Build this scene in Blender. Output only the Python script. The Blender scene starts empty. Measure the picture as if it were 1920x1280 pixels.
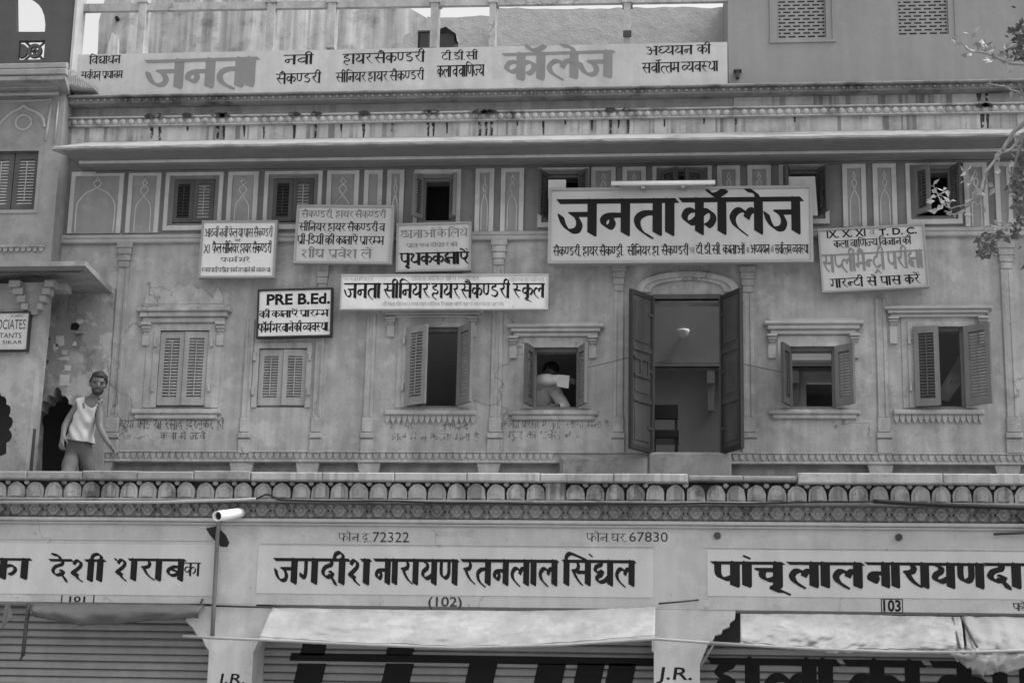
import bpy, bmesh, math, random
from mathutils import Vector, Matrix, noise
from mathutils.geometry import tessellate_polygon

rnd = random.Random(11)
SC = bpy.context.scene
COL = SC.collection

# ------------------------------------------------------------------ camera
FPX, PITCH, YAW, ROLL = 3286.8, 0.23614, 0.10176, 0.02090
CAM = Vector((0.0, -18.8, 1.6))
_cy, _sy, _cp, _sp = math.cos(YAW), math.sin(YAW), math.cos(PITCH), math.sin(PITCH)
_f = Vector((-_sy * _cp, _cy * _cp, _sp))
_r = Vector((_cy, _sy, 0.0))
_u = _r.cross(_f)
RT = math.cos(ROLL) * _r + math.sin(ROLL) * _u
UP = -math.sin(ROLL) * _r + math.cos(ROLL) * _u
cam_d = bpy.data.cameras.new('camera')
cam_d.sensor_width = 36.0
cam_d.lens = FPX / 1920 * 36.0
cam_d.clip_end = 2000
cam_d.clip_start = 0.2
cam = bpy.data.objects.new('camera', cam_d)
cam.matrix_world = Matrix(((RT.x, UP.x, -_f.x, CAM.x), (RT.y, UP.y, -_f.y, CAM.y), (RT.z, UP.z, -_f.z, CAM.z), (0, 0, 0, 1)))
COL.objects.link(cam)
SC.camera = cam
SC.view_settings.view_transform = 'Standard'
SC.view_settings.look = 'None'
SC.view_settings.gamma = 1.0
SC.view_settings.exposure = 1.1
SC.render.filter_size = 1.7
SC.cycles.use_denoising = True

# ------------------------------------------------------------------ light: pale hazy daylight, black-and-white picture
SUN_EL, SUN_AZ = math.radians(60), math.radians(82)     # azimuth: towards the right of the viewer
world = bpy.data.worlds.new("World")
SC.world = world
world.use_nodes = True
wn = world.node_tree
wn.nodes.clear()
w_out = wn.nodes.new('ShaderNodeOutputWorld')
w_bg = wn.nodes.new('ShaderNodeBackground')
w_bw = wn.nodes.new('ShaderNodeRGBToBW')
w_sky = wn.nodes.new('ShaderNodeTexSky')
w_sky.sky_type = 'NISHITA'
w_sky.sun_disc = False
w_sky.sun_elevation = SUN_EL
w_sky.sun_rotation = math.pi - SUN_AZ
w_sky.dust_density = 6.0
w_sky.air_density = 1.6
w_bg.inputs['Strength'].default_value = 0.15
wn.links.new(w_sky.outputs[0], w_bw.inputs[0])
wn.links.new(w_bw.outputs[0], w_bg.inputs['Color'])
wn.links.new(w_bg.outputs[0], w_out.inputs['Surface'])
sun_d = bpy.data.lights.new('sun', 'SUN')
sun_d.energy = 0.5
sun_d.angle = math.radians(14)
sun = bpy.data.objects.new('sun', sun_d)
sdir = Vector((math.sin(SUN_AZ) * math.cos(SUN_EL), -math.cos(SUN_AZ) * math.cos(SUN_EL), math.sin(SUN_EL)))
sun.rotation_euler = sdir.to_track_quat('Z', 'Y').to_euler()
sun.location = (6, -20, 30)
COL.objects.link(sun)


# ------------------------------------------------------------------ measuring: a photo pixel on a plane of constant depth
def P(px, py, Y):
    d = _f * FPX + RT * (px - 960) - UP * (py - 640)
    t = (Y - CAM.y) / d.y
    return CAM + d * t


def ZL(py, Y, px=960):
    return P(px, py, Y).z


def XL(px, py, Y):
    return P(px, py, Y).x


def rect(x0, y0, x1, y1, Y):
    """pixel rectangle -> (X0, X1, Z0, Z1) on the plane Y"""
    ym, xm = (y0 + y1) / 2, (x0 + x1) / 2
    return XL(x0, ym, Y), XL(x1, ym, Y), ZL(y1, Y, xm), ZL(y0, Y, xm)


# ------------------------------------------------------------------ materials
MATS = {}


def mat(name, base, var=0.10, blotch=0.10, streak=0.0, rough=0.85, bump=0.15, scale=1.0, drip=0.0, drip_col=0.03,
        light=0.0, fade=None, metal=0.0, grime=0.0, crack=0.0, pits=0.0, patch=0.0):
    if name in MATS:
        return MATS[name]
    m = bpy.data.materials.new(name)
    m.use_nodes = True
    nt = m.node_tree
    N, L = nt.nodes, nt.links
    bs = N['Principled BSDF']
    bs.inputs['Roughness'].default_value = rough
    bs.inputs['Metallic'].default_value = metal
    bs.inputs['Specular IOR Level'].default_value = 0.25
    tc = N.new('ShaderNodeNewGeometry')
    pos = tc.outputs['Position']

    def noi(sc, det=4.0, vec=None, ro=0.55):
        n = N.new('ShaderNodeTexNoise')
        n.inputs['Scale'].default_value = sc
        n.inputs['Detail'].default_value = det
        n.inputs['Roughness'].default_value = ro
        L.new(vec or pos, n.inputs['Vector'])
        return n.outputs['Fac']

    def mth(op, a, b=None, clamp=False):
        n = N.new('ShaderNodeMath')
        n.operation = op
        n.use_clamp = clamp
        for i, v in enumerate((a, b)):
            if v is None:
                continue
            if isinstance(v, (int, float)):
                n.inputs[i].default_value = v
            else:
                L.new(v, n.inputs[i])
        return n.outputs[0]

    def ramp(v, a, b):
        n = N.new('ShaderNodeMapRange')
        n.clamp = True
        n.inputs['From Min'].default_value = a
        n.inputs['From Max'].default_value = b
        L.new(v, n.inputs['Value'])
        return n.outputs['Result']

    def stretched(sx, sz):
        n = N.new('ShaderNodeMapping')
        n.inputs['Scale'].default_value = (sx, sx, sz)
        L.new(pos, n.inputs['Vector'])
        return n.outputs['Vector']

    big = noi(0.9 * scale, 5)
    mid = noi(6.0 * scale, 5)
    fine = noi(45.0 * scale, 3)
    v = mth('ADD', 1.0, mth('MULTIPLY', mth('SUBTRACT', big, 0.5), blotch * 5))
    v = mth('MULTIPLY', v, mth('ADD', 1.0, mth('MULTIPLY', mth('SUBTRACT', mid, 0.5), var * 4)))
    v = mth('MULTIPLY', v, mth('ADD', 1.0, mth('MULTIPLY', mth('SUBTRACT', fine, 0.5), var * 1.6)))
    if streak:
        st = noi(1.0, 4, stretched(7.0 * scale, 0.45 * scale))
        v = mth('MULTIPLY', v, mth('ADD', 1.0, mth('MULTIPLY', mth('SUBTRACT', st, 0.5), streak * 5)))
    v = mth('MULTIPLY', v, base)
    if light:       # flaked-off pale patches
        fl = ramp(noi(3.3 * scale, 6, ro=0.65), 0.60, 0.64)
        v = mth('ADD', mth('MULTIPLY', v, mth('SUBTRACT', 1.0, mth('MULTIPLY', fl, light))), mth('MULTIPLY', fl, light * min(0.7, base * 1.7)))
    if grime:       # dark patches of soot and lichen
        gr = ramp(noi(2.2 * scale, 7, ro=0.7), 0.52, 0.68)
        v = mth('MULTIPLY', v, mth('SUBTRACT', 1.0, mth('MULTIPLY', gr, grime)))
    if patch:       # broad irregular repairs and peeling skins of limewash
        pt = ramp(noi(1.5 * scale, 8, ro=0.62), 0.535, 0.555)
        v = mth('MULTIPLY', v, mth('ADD', 1.0, mth('MULTIPLY', pt, patch)))
        p2 = ramp(noi(2.6 * scale, 7, ro=0.6, vec=stretched(0.9, 0.6)), 0.56, 0.575)
        v = mth('MULTIPLY', v, mth('SUBTRACT', 1.0, mth('MULTIPLY', p2, patch * .8)))
    if pits:
        pp = ramp(noi(13.0 * scale, 4, ro=0.75), 0.66, 0.70)
        v = mth('MULTIPLY', v, mth('SUBTRACT', 1.0, mth('MULTIPLY', pp, pits)))
    if crack:
        wv = N.new('ShaderNodeVectorMath')
        wv.operation = 'ADD'
        L.new(pos, wv.inputs[0])
        nz = N.new('ShaderNodeTexNoise')
        nz.inputs['Scale'].default_value = 2.5
        nz.inputs['Detail'].default_value = 5
        L.new(pos, nz.inputs['Vector'])
        L.new(nz.outputs['Color'], wv.inputs[1])
        vo = N.new('ShaderNodeTexVoronoi')
        vo.feature = 'DISTANCE_TO_EDGE'
        vo.inputs['Scale'].default_value = 0.55
        L.new(wv.outputs[0], vo.inputs['Vector'])
        ck = ramp(vo.outputs['Distance'], 0.007, 0.002)
        ck = mth('MULTIPLY', ck, ramp(noi(0.7, 3), 0.50, 0.56))
        v = mth('MULTIPLY', v, mth('SUBTRACT', 1.0, mth('MULTIPLY', ck, crack)))
    if drip:        # rain runs
        d1 = ramp(noi(1.0, 2, stretched(11.0, 0.12)), 0.50, 0.57)
        d2 = ramp(noi(1.0, 2, stretched(1.1, 1.3)), 0.41, 0.54)
        dd = mth('MULTIPLY', mth('MULTIPLY', d1, d2), drip, True)
        v = mth('ADD', mth('MULTIPLY', v, mth('SUBTRACT', 1.0, dd)), mth('MULTIPLY', dd, drip_col))
    v = mth('MINIMUM', mth('MAXIMUM', v, 0.006), 0.86)
    cb = N.new('ShaderNodeCombineColor')
    for i in range(3):
        L.new(v, cb.inputs[i])
    L.new(cb.outputs[0], bs.inputs['Base Color'])
    if bump:
        bp = N.new('ShaderNodeBump')
        bp.inputs['Strength'].default_value = bump
        bp.inputs['Distance'].default_value = 0.02
        L.new(mth('ADD', mth('MULTIPLY', mid, 0.8), mth('MULTIPLY', fine, 0.35)), bp.inputs['Height'])
        L.new(bp.outputs['Normal'], bs.inputs['Normal'])
    if fade is not None:    # worn paint: gaps show what is behind
        al = ramp(noi(14.0, 5, ro=0.7), fade - 0.06, fade + 0.06)
        L.new(al, bs.inputs['Alpha'])
    MATS[name] = m
    return m


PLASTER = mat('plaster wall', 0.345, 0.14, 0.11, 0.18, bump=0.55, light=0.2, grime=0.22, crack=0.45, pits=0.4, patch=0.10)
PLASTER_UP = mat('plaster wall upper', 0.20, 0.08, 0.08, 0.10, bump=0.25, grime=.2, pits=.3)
PLASTER_NICHE = mat('niche plaster', 0.28, 0.08, 0.08, 0.08, bump=0.25, pits=.3, patch=.08)
TRIM = mat('limewash trim', 0.50, 0.10, 0.10, 0.08, bump=0.25, grime=.25, pits=.3)
TRIM_DULL = mat('dull trim', 0.37, 0.10, 0.08, 0.08, bump=0.3, grime=.22, pits=.3)
SOFFIT = mat('shaded eave soffit', 0.17, 0.10, 0.12, 0.0, bump=0.3)  # darkened base colour puts the eave's shade into its underside
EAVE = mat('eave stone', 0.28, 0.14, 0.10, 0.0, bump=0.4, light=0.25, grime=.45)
FRIEZE = mat('frieze plaster', 0.42, 0.12, 0.12, 0.22, bump=0.35, drip=0.6, drip_col=.06, grime=.4, pits=.3)
BAND = mat('grey band plaster', 0.30, 0.09, 0.09, 0.12, bump=0.25, grime=.35, drip=0.35, drip_col=0.12)
CORNICE = mat('weathered cornice', 0.24, 0.14, 0.12, 0.08, bump=0.5, grime=0.65)
BEAD = mat('bead stone', 0.44, 0.14, 0.12, 0.0, bump=0.4, grime=0.85, scale=.8, pits=.4)
SIGNBAND = mat('parapet whitewash', 0.43, 0.06, 0.06, 0.09, bump=0.15, pits=.2, grime=.08, patch=.05)
STAINED = mat('rain stained terrace plaster', 0.46, 0.12, 0.08, 0.38, bump=0.4, grime=0.5, drip=0.35, drip_col=0.12)
ROUGHWALL = mat('rough rubble plaster', 0.40, 0.10, 0.08, 0.0, bump=1.0, scale=1.3)
CEMENT = mat('cement block wall', 0.23, 0.04, 0.06, 0.07, bump=0.2, pits=.15, light=.08)
WOOD = mat('dark painted wood', 0.085, 0.15, 0.12, 0.15, rough=0.7, bump=0.2)
WOOD_MID = mat('grey shutter wood', 0.17, 0.10, 0.10, 0.12, rough=0.75, bump=0.2)
WOOD_PALE = mat('pale shutter wood', 0.32, 0.12, 0.10, 0.16, rough=0.8, bump=0.2)
IRON = mat('rusty iron', 0.05, 0.2, 0.2, 0.0, rough=0.7, bump=0.2)
SIGN_W = mat('white sign enamel', 0.66, 0.05, 0.05, 0.07, rough=0.5, bump=0.08, pits=.25, grime=.10)
SIGN_G = mat('weathered sign enamel', 0.46, 0.06, 0.06, 0.09, rough=0.55, bump=0.1, pits=.3, grime=.15)
SIGN_BIG = mat('grey white sign enamel', 0.43, 0.04, 0.05, 0.05, rough=0.5, bump=0.06, pits=.15, grime=.06)
FRAME_G = mat('grey sign frame', 0.30, 0.06, 0.06, 0.0, rough=0.6, bump=0.1)
FRAME_D = mat('black sign frame', 0.03, 0.1, 0.1, 0.0, rough=0.6, bump=0.1)
INK = mat('black sign paint', 0.009, 0.15, 0.15, 0.05, rough=0.8, bump=0.0, light=.12)
INK_SOFT = mat('worn black paint', 0.03, 0.2, 0.2, 0.05, rough=0.6, bump=0.0, fade=0.36)
INK_GREY = mat('grey sign paint', 0.17, 0.10, 0.10, 0.05, rough=0.6, bump=0.0)
INK_RED = mat('mid grey sign paint', 0.20, 0.05, 0.06, 0.04, rough=0.6, bump=0.0)
INK_PALE = mat('faded grey paint', 0.40, 0.10, 0.10, 0.05, rough=0.6, bump=0.0, fade=0.40)
INK_DIM = mat('dim sign paint', 0.11, 0.2, 0.2, 0.05, rough=0.7, bump=0.0, fade=0.38)
DRIP = mat('black rain stain', 0.035, 0.3, 0.2, 0.3, rough=0.9, bump=0.0, fade=0.44)
CHALK = mat('charcoal scrawl', 0.10, 0.2, 0.2, 0.05, rough=0.9, bump=0.0, fade=0.47)
SHOPWALL = mat('shop fascia plaster', 0.40, 0.07, 0.07, 0.06, bump=0.2, light=0.1, pits=.3, grime=.12, crack=.3, patch=.05)
SHOPSIGN = mat('shop sign whitewash', 0.46, 0.05, 0.05, 0.05, bump=0.1, pits=.2, grime=.06)
ARCHES = mat('arch frieze stone', 0.33, 0.18, 0.14, 0.22, bump=0.7, grime=0.75, pits=.5, drip=.45)
RECESS = mat('dark recess stone', 0.065, 0.2, 0.15, 0.0, bump=0.4)  # darker stone behind the gaps of the arch frieze
COPING = mat('coping stone', 0.36, 0.10, 0.08, 0.06, bump=0.4, drip=0.4, drip_col=0.12, grime=.35, pits=.4)
COPING_OLD = mat('blackened coping stone', 0.24, 0.15, 0.14, 0.04, bump=0.5, grime=0.6)
LOWFRIEZE = mat('sooty lower frieze', 0.22, 0.16, 0.12, 0.0, bump=0.6, grime=0.6)
STEEL = mat('shutter steel', 0.27, 0.10, 0.12, 0.06, rough=0.5, bump=0.05, metal=0.0)
STEEL_PAINT = mat('shutter black paint', 0.012, 0.15, 0.15, 0.0, rough=0.8, bump=0.0)
CLOTH = mat('awning canvas', 0.33, 0.12, 0.08, 0.08, rough=0.9, bump=0.3, grime=0.22, scale=.9, light=.15, pits=.15, patch=.08)
CLOTH_G = mat('grey canvas', 0.11, 0.08, 0.10, 0.0, rough=0.9, bump=0.2)
PVC = mat('white plastic pipe', 0.78, 0.03, 0.03, 0.0, rough=0.4, bump=0.0)
BLACK = mat('rubber and hole black', 0.015, 0.1, 0.1, 0.0, rough=0.6, bump=0.0)  # cable rubber; also stands in for the dark inside holes and voids
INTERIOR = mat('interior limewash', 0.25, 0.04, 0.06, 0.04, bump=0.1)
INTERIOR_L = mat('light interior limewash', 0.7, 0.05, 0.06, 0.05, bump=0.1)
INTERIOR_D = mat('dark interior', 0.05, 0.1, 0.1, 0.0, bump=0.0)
NEIGH = mat('neighbour plaster', 0.25, 0.09, 0.10, 0.09, bump=0.3, light=0.1, grime=.25, pits=.3, patch=.08)
NEIGH_D = mat('neighbour sooty plaster', 0.075, 0.08, 0.10, 0.08, bump=0.2)
NEIGH_L = mat('neighbour pale plaster', 0.26, 0.10, 0.11, 0.08, bump=0.4, grime=0.35, pits=.4, patch=.12, light=.2)
ALCOVE = mat('peeling alcove plaster', 0.30, 0.14, 0.14, 0.08, bump=0.5, light=0.5, scale=1.2, patch=.3, pits=.4, grime=.3)
SKIN = mat('brown skin', 0.125, 0.10, 0.10, 0.0, rough=0.45, bump=0.1, scale=2.5)
INK_FACE = mat('stubble', 0.05, 0.2, 0.1, 0.0, rough=0.8, bump=0.2)
HAIR = mat('black hair', 0.02, 0.2, 0.1, 0.0, rough=0.6, bump=0.3)
SINGLET = mat('white cotton singlet', 0.41, 0.03, 0.03, 0.0, rough=0.9, bump=0.15)
TROUSER = mat('grey trousers', 0.10, 0.05, 0.06, 0.0, rough=0.9, bump=0.2)
SHIRT = mat('pale shirt cotton', 0.74, 0.03, 0.04, 0.0, rough=0.9, bump=0.2)
PAPER = mat('white paper', 0.60, 0.02, 0.02, 0.0, rough=0.8, bump=0.0)
LEAF = mat('pale leaf', 0.34, 0.20, 0.15, 0.0, rough=0.5, bump=0.0)
LEAF_D = mat('dark leaf', 0.10, 0.20, 0.15, 0.0, rough=0.6, bump=0.0)
BARK = mat('grey bark', 0.26, 0.15, 0.12, 0.0, rough=0.85, bump=0.4)
PILLAR = mat('bounce lit pillar plaster', 0.45, 0.08, 0.08, 0.10, bump=0.2, grime=.2, pits=.35, patch=.06)  # lighter tone stands in for light bounced up from the street
GROUND = mat('dusty street', 0.28, 0.08, 0.10, 0.0, bump=0.2)


# ------------------------------------------------------------------ mesh collector
class MB:
    def __init__(self):
        self.v, self.f, self.sm = [], [], []

    def add(self, vs, fs, smooth=False):
        o = len(self.v)
        self.v += [tuple(p) for p in vs]
        self.f += [tuple(i + o for i in q) for q in fs]
        self.sm += [smooth] * len(fs)
        return self

    def box(self, x0, x1, y0, y1, z0, z1, j=0.0):
        if x0 > x1: x0, x1 = x1, x0
        if y0 > y1: y0, y1 = y1, y0
        if z0 > z1: z0, z1 = z1, z0
        vs = [(x0, y0, z0), (x1, y0, z0), (x1, y1, z0), (x0, y1, z0), (x0, y0, z1), (x1, y0, z1), (x1, y1, z1), (x0, y1, z1)]
        if j:
            vs = [(a + rnd.uniform(-j, j), b, c + rnd.uniform(-j, j)) for a, b, c in vs]
        return self.add(vs, [(0, 3, 2, 1), (4, 5, 6, 7), (0, 1, 5, 4), (1, 2, 6, 5), (2, 3, 7, 6), (3, 0, 4, 7)])

    def bevbox(self, x0, x1, y0, y1, z0, z1, b=0.01):
        """box with the front (low y) edges chamfered"""
        vs = [(x0 + b, y0, z0 + b), (x1 - b, y0, z0 + b), (x1 - b, y0, z1 - b), (x0 + b, y0, z1 - b),
              (x0, y0 + b, z0), (x1, y0 + b, z0), (x1, y0 + b, z1), (x0, y0 + b, z1),
              (x0, y1, z0), (x1, y1, z0), (x1, y1, z1), (x0, y1, z1)]
        fs = [(0, 1, 2, 3), (8, 11, 10, 9)]
        for i in range(4):
            k = (i + 1) % 4
            fs += [(i, i + 4, k + 4, k), (i + 4, i + 8, k + 8, k + 4)]
        return self.add(vs, fs)

    def prism(self, outer, y0, y1, holes=(), back=True):
        """polygon in (x, z) with holes, extruded from y0 (front) to y1"""
        loops = [list(outer)] + [list(h) for h in holes]
        flat = [p for l in loops for p in l]
        tris = tessellate_polygon([[Vector((p[0], p[1], 0)) for p in l] for l in loops])
        n = len(flat)
        vs = [(p[0], y0, p[1]) for p in flat] + [(p[0], y1, p[1]) for p in flat]
        fs = []
        for t in tris:
            a, b, c = (flat[i] for i in t)
            if (b[0] - a[0]) * (c[1] - a[1]) - (b[1] - a[1]) * (c[0] - a[0]) < 0:
                t = t[::-1]
            fs.append(tuple(t))
            if back:
                fs.append(tuple(i + n for i in t[::-1]))
        o = 0
        for k, l in enumerate(loops):
            m = len(l)
            ar = sum(l[i][0] * l[(i + 1) % m][1] - l[(i + 1) % m][0] * l[i][1] for i in range(m))
            for i in range(m):
                a, b = o + i, o + (i + 1) % m
                q = (a, a + n, b + n, b)
                if (ar > 0) != (k == 0):
                    q = q[::-1]
                fs.append(q)
            o += m
        return self.add(vs, fs)

    def profile(self, pts, x0, x1, x0b=None, x1b=None):
        """(y, z) outline swept along x; x0b / x1b move the ends of the far (high y) points"""
        n = len(pts)
        ys = [p[0] for p in pts]
        lo, hi = min(ys), max(ys)
        vs = []
        for e, eb in ((x0, x0b), (x1, x1b)):
            for y, z in pts:
                t = 0 if hi == lo else (y - lo) / (hi - lo)
                vs.append(((e if eb is None else e + (eb - e) * t), y, z))
        fs = [tuple(range(n))[::-1], tuple(range(n, 2 * n))]
        for i in range(n):
            k = (i + 1) % n
            fs.append((i, k, k + n, i + n))
        return self.add(vs, fs)

    def tube(self, pts, r, seg=8, caps=True, taper=None, smooth=True):
        pts = [Vector(p) for p in pts]
        n = len(pts)
        vs, fs = [], []
        prev = None
        for i, p in enumerate(pts):
            t = (pts[min(i + 1, n - 1)] - pts[max(i - 1, 0)])
            if t.length < 1e-9:
                t = Vector((0, 0, 1))
            t.normalize()
            a = Vector((0, 0, 1)) if abs(t.z) < 0.9 else Vector((1, 0, 0))
            if prev is not None:
                a = prev
            u = (a - t * a.dot(t)).normalized()
            prev = u
            w = t.cross(u)
            rr = r if taper is None else r + (taper - r) * i / max(1, n - 1)
            for k in range(seg):
                an = 2 * math.pi * k / seg
                vs.append(p + u * (rr * math.cos(an)) + w * (rr * math.sin(an)))
        for i in range(n - 1):
            for k in range(seg):
                a, b = i * seg + k, i * seg + (k + 1) % seg
                fs.append((a, b, b + seg, a + seg))
        self.add(vs, fs, smooth)
        if caps:
            o = len(self.v) - len(vs)
            self.f += [tuple(o + k for k in range(seg))[::-1], tuple(o + (n - 1) * seg + k for k in range(seg))]
            self.sm += [False, False]
        return self

    def ball(self, c, rx, ry=None, rz=None, seg=10, rings=6, front=False):
        ry = rx if ry is None else ry
        rz = rx if rz is None else rz
        vs, fs = [], []
        for i in range(rings + 1):
            th = math.pi * i / rings
            for k in range(seg):
                ph = 2 * math.pi * k / seg
                vs.append((c[0] + rx * math.sin(th) * math.cos(ph), c[1] + ry * math.sin(th) * math.sin(ph), c[2] + rz * math.cos(th)))
        for i in range(rings):
            for k in range(seg):
                a, b = i * seg + k, i * seg + (k + 1) % seg
                fs.append((a, a + seg, b + seg, b))
        return self.add(vs, fs, True)

    def grid(self, fn, nu, nv, thick=0.0, smooth=True):
        vs = [fn(i / nu, j / nv) for j in range(nv + 1) for i in range(nu + 1)]
        fs = [(j * (nu + 1) + i, j * (nu + 1) + i + 1, (j + 1) * (nu + 1) + i + 1, (j + 1) * (nu + 1) + i) for j in range(nv) for i in range(nu)]
        return self.add(vs, fs, smooth)

    def build(self, name, material, parent=None, local=False, solid=0.0):
        me = bpy.data.meshes.new(name)
        vs = self.v
        if parent is not None and not local:
            inv = wm(parent).inverted()
            vs = [inv @ Vector(p) for p in vs]
        me.from_pydata([tuple(p) for p in vs], [], self.f)
        me.polygons.foreach_set('use_smooth', self.sm)
        me.update()
        me.materials.append(material)
        o = bpy.data.objects.new(name, me)
        COL.objects.link(o)
        if parent is not None:
            o.parent = parent
        if solid:
            md = o.modifiers.new('thickness', 'SOLIDIFY')
            md.thickness = solid
            md.offset = 0
        return o


def wm(o):
    m = o.matrix_basis.copy()
    while o.parent is not None:
        o = o.parent
        m = o.matrix_basis @ m
    return m


def tag(o, label=None, cat=None, group=None, kind=None):
    for k, v in (('label', label), ('category', cat), ('group', group), ('kind', kind)):
        if v:
            o[k] = v
    return o


def thing(name, loc, label, cat, group=None, rot=(0, 0, 0)):
    o = bpy.data.objects.new(name, None)
    o.empty_display_size = 0.2
    o.location = loc
    o.rotation_euler = rot
    COL.objects.link(o)
    return tag(o, label, cat, group)


# ------------------------------------------------------------------ brush lettering for the Hindi signs
# every letter is a set of pen paths; headline at y = 1, foot at y = 0; S = height of a half-letter joint
GL = {}


def gl(ch, w, stem, strokes, head=(0, 1), top=None):
    GL[ch] = dict(w=w, stem=stem, st=strokes, head=head)


gl('क', .98, .50, [[(.5, .52), (.36, .68), (.16, .66), (.07, .47), (.18, .30), (.34, .33), (.5, .50)], [(.5, .50), (.66, .66), (.84, .63), (.9, .43), (.82, .26), (.72, .2)]])
gl('ख', 1.12, .96, [[(.22, .97), (.34, .82), (.28, .66), (.10, .60)], [(.14, .62), (.26, .36), (.44, .14), (.62, .22), (.66, .34)], [(.96, .58), (.74, .64), (.58, .46), (.70, .26), (.96, .42)]])
gl('ग', .82, .66, [[(.26, 1), (.26, .44), (.20, .24), (.08, .24), (.06, .38)]])
gl('घ', .86, .70, [[(.34, .94), (.16, .84), (.14, .70), (.34, .60)], [(.34, .60), (.14, .50), (.12, .32), (.30, .20), (.52, .26), (.70, .42)]])
gl('च', .86, .70, [[(.06, .70), (.70, .70)], [(.26, .70), (.20, .48), (.30, .28), (.50, .26), (.70, .40)]])
gl('छ', 1.0, None, [[(.06, .80), (.20, .90), (.32, .78), (.22, .64), (.10, .44), (.22, .22), (.50, .16), (.80, .28), (.88, .52), (.72, .66), (.56, .54), (.60, .36), (.78, .22), (.94, .10)], [(.34, .78), (.62, .88), (.62, 1)]])
gl('ज', 1.02, .86, [[(.30, .60), (.86, .60)], [(.02, .56), (.10, .30), (.26, .10), (.46, .12), (.52, .32), (.42, .56)]])
gl('ट', .76, None, [[(.42, 1), (.42, .82), (.18, .68), (.10, .42), (.24, .18), (.46, .14), (.66, .26)]])
gl('ठ', .76, None, [[(.40, 1), (.40, .78), (.14, .62), (.12, .30), (.36, .12), (.62, .26), (.64, .56), (.40, .78)]])
gl('ड', .78, None, [[(.42, 1), (.42, .84), (.18, .78), (.14, .62), (.34, .54), (.58, .46), (.60, .24), (.40, .10), (.14, .18)]])
gl('ण', 1.0, .84, [[(.12, 1), (.12, .48), (.22, .28), (.38, .26), (.52, .44), (.52, 1)]])
gl('त', .80, .64, [[(.64, .62), (.32, .62), (.12, .46), (.14, .20), (.30, .00), (.46, -.10)]])
gl('थ', .90, .74, [[(.10, .86), (.18, .98), (.32, .90), (.28, .74), (.14, .56), (.16, .32), (.36, .20), (.58, .28), (.74, .42)]], head=(.5, 1))
gl('द', .80, None, [[(.48, 1), (.48, .80), (.22, .68), (.12, .46), (.26, .26), (.50, .30), (.56, .44), (.44, .46)], [(.44, .34), (.62, .10), (.70, -.06)]])
gl('ध', .88, .72, [[(.34, .96), (.18, .92), (.12, .76), (.34, .62)], [(.34, .62), (.14, .52), (.12, .32), (.32, .20), (.54, .28), (.72, .42)]], head=(.5, 1))
gl('न', .84, .68, [[(.68, .56), (.28, .56), (.10, .44), (.12, .26), (.26, .20), (.34, .34), (.28, .54)]])
gl('प', .84, .68, [[(.14, 1), (.14, .56), (.24, .34), (.42, .28), (.68, .40)]])
gl('फ', 1.12, .60, [[(.12, 1), (.12, .58), (.22, .36), (.38, .30), (.60, .42)], [(.60, .48), (.76, .66), (.94, .60), (1.0, .42), (.90, .24)]])
gl('ब', .84, .68, [[(.68, .62), (.40, .66), (.14, .48), (.22, .26), (.44, .24), (.68, .42)], [(.20, .56), (.66, .36)]])
gl('भ', .92, .76, [[(.08, .88), (.18, .98), (.32, .90), (.32, .34), (.24, .20), (.10, .24), (.14, .40), (.32, .42), (.76, .42)]], head=(.48, 1))
gl('म', .84, .68, [[(.22, 1), (.22, .32), (.16, .20), (.06, .26), (.10, .40), (.68, .42)]])
gl('य', .86, .70, [[(.12, .96), (.32, .88), (.34, .68), (.14, .52), (.12, .34), (.28, .22), (.48, .28), (.70, .44)]])
gl('र', .66, None, [[(.30, 1), (.42, .84), (.36, .66), (.12, .60)], [(.16, .62), (.30, .34), (.46, .14), (.62, .02)]])
gl('ल', .98, .82, [[(.82, .58), (.70, .68), (.56, .62), (.48, .44)], [(.50, .52), (.40, .66), (.22, .66), (.08, .46), (.14, .22), (.30, .06), (.44, -.06)]])
gl('व', .84, .68, [[(.68, .62), (.40, .66), (.12, .48), (.20, .26), (.44, .24), (.68, .42)]])
gl('श', .98, .82, [[(.12, .82), (.22, .98), (.38, .92), (.40, .72), (.24, .52), (.08, .36), (.16, .26), (.30, .30)], [(.22, .34), (.32, .10), (.48, -.04)]], head=(.6, 1))
gl('ष', .84, .68, [[(.14, 1), (.14, .56), (.24, .34), (.42, .28), (.68, .40)], [(.14, .76), (.68, .46)]])
gl('स', 1.0, .84, [[(.26, 1), (.36, .82), (.30, .62), (.08, .56)], [(.10, .58), (.26, .30), (.40, .12), (.52, .00)], [(.26, .52), (.84, .52)]])
gl('ह', .80, None, [[(.42, 1), (.42, .86), (.16, .78), (.18, .62), (.44, .58), (.60, .46), (.50, .30), (.22, .32), (.12, .16), (.24, .00), (.46, -.10)]])
gl('क्ष', 1.0, .84, [[(.30, 1), (.28, .86), (.10, .76), (.12, .60), (.36, .54)], [(.36, .54), (.12, .42), (.10, .22), (.28, .12), (.44, .24), (.36, .38), (.26, .28), (.46, .02)], [(.36, .54), (.84, .54)]])
gl('त्र', .80, .64, [[(.64, .62), (.08, .62)], [(.44, .62), (.24, .36), (.06, .16)]])
gl('ज्ञ', 1.02, .86, [[(.30, .60), (.86, .60)], [(.04, .50), (.12, .24), (.32, .14), (.44, .36), (.34, .60)], [(.46, .44), (.60, .36), (.56, .20), (.70, .06)]])
gl('द्य', 1.02, .86, [[(.40, 1), (.40, .86), (.16, .76), (.12, .58), (.30, .50), (.48, .58), (.40, .40), (.20, .30), (.28, .12), (.56, .14), (.86, .40)]])
gl('द्व', .92, .76, [[(.40, 1), (.40, .86), (.16, .76), (.12, .54), (.30, .44), (.50, .54)], [(.76, .48), (.50, .44), (.30, .22), (.50, .08), (.76, .28)]])
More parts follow.
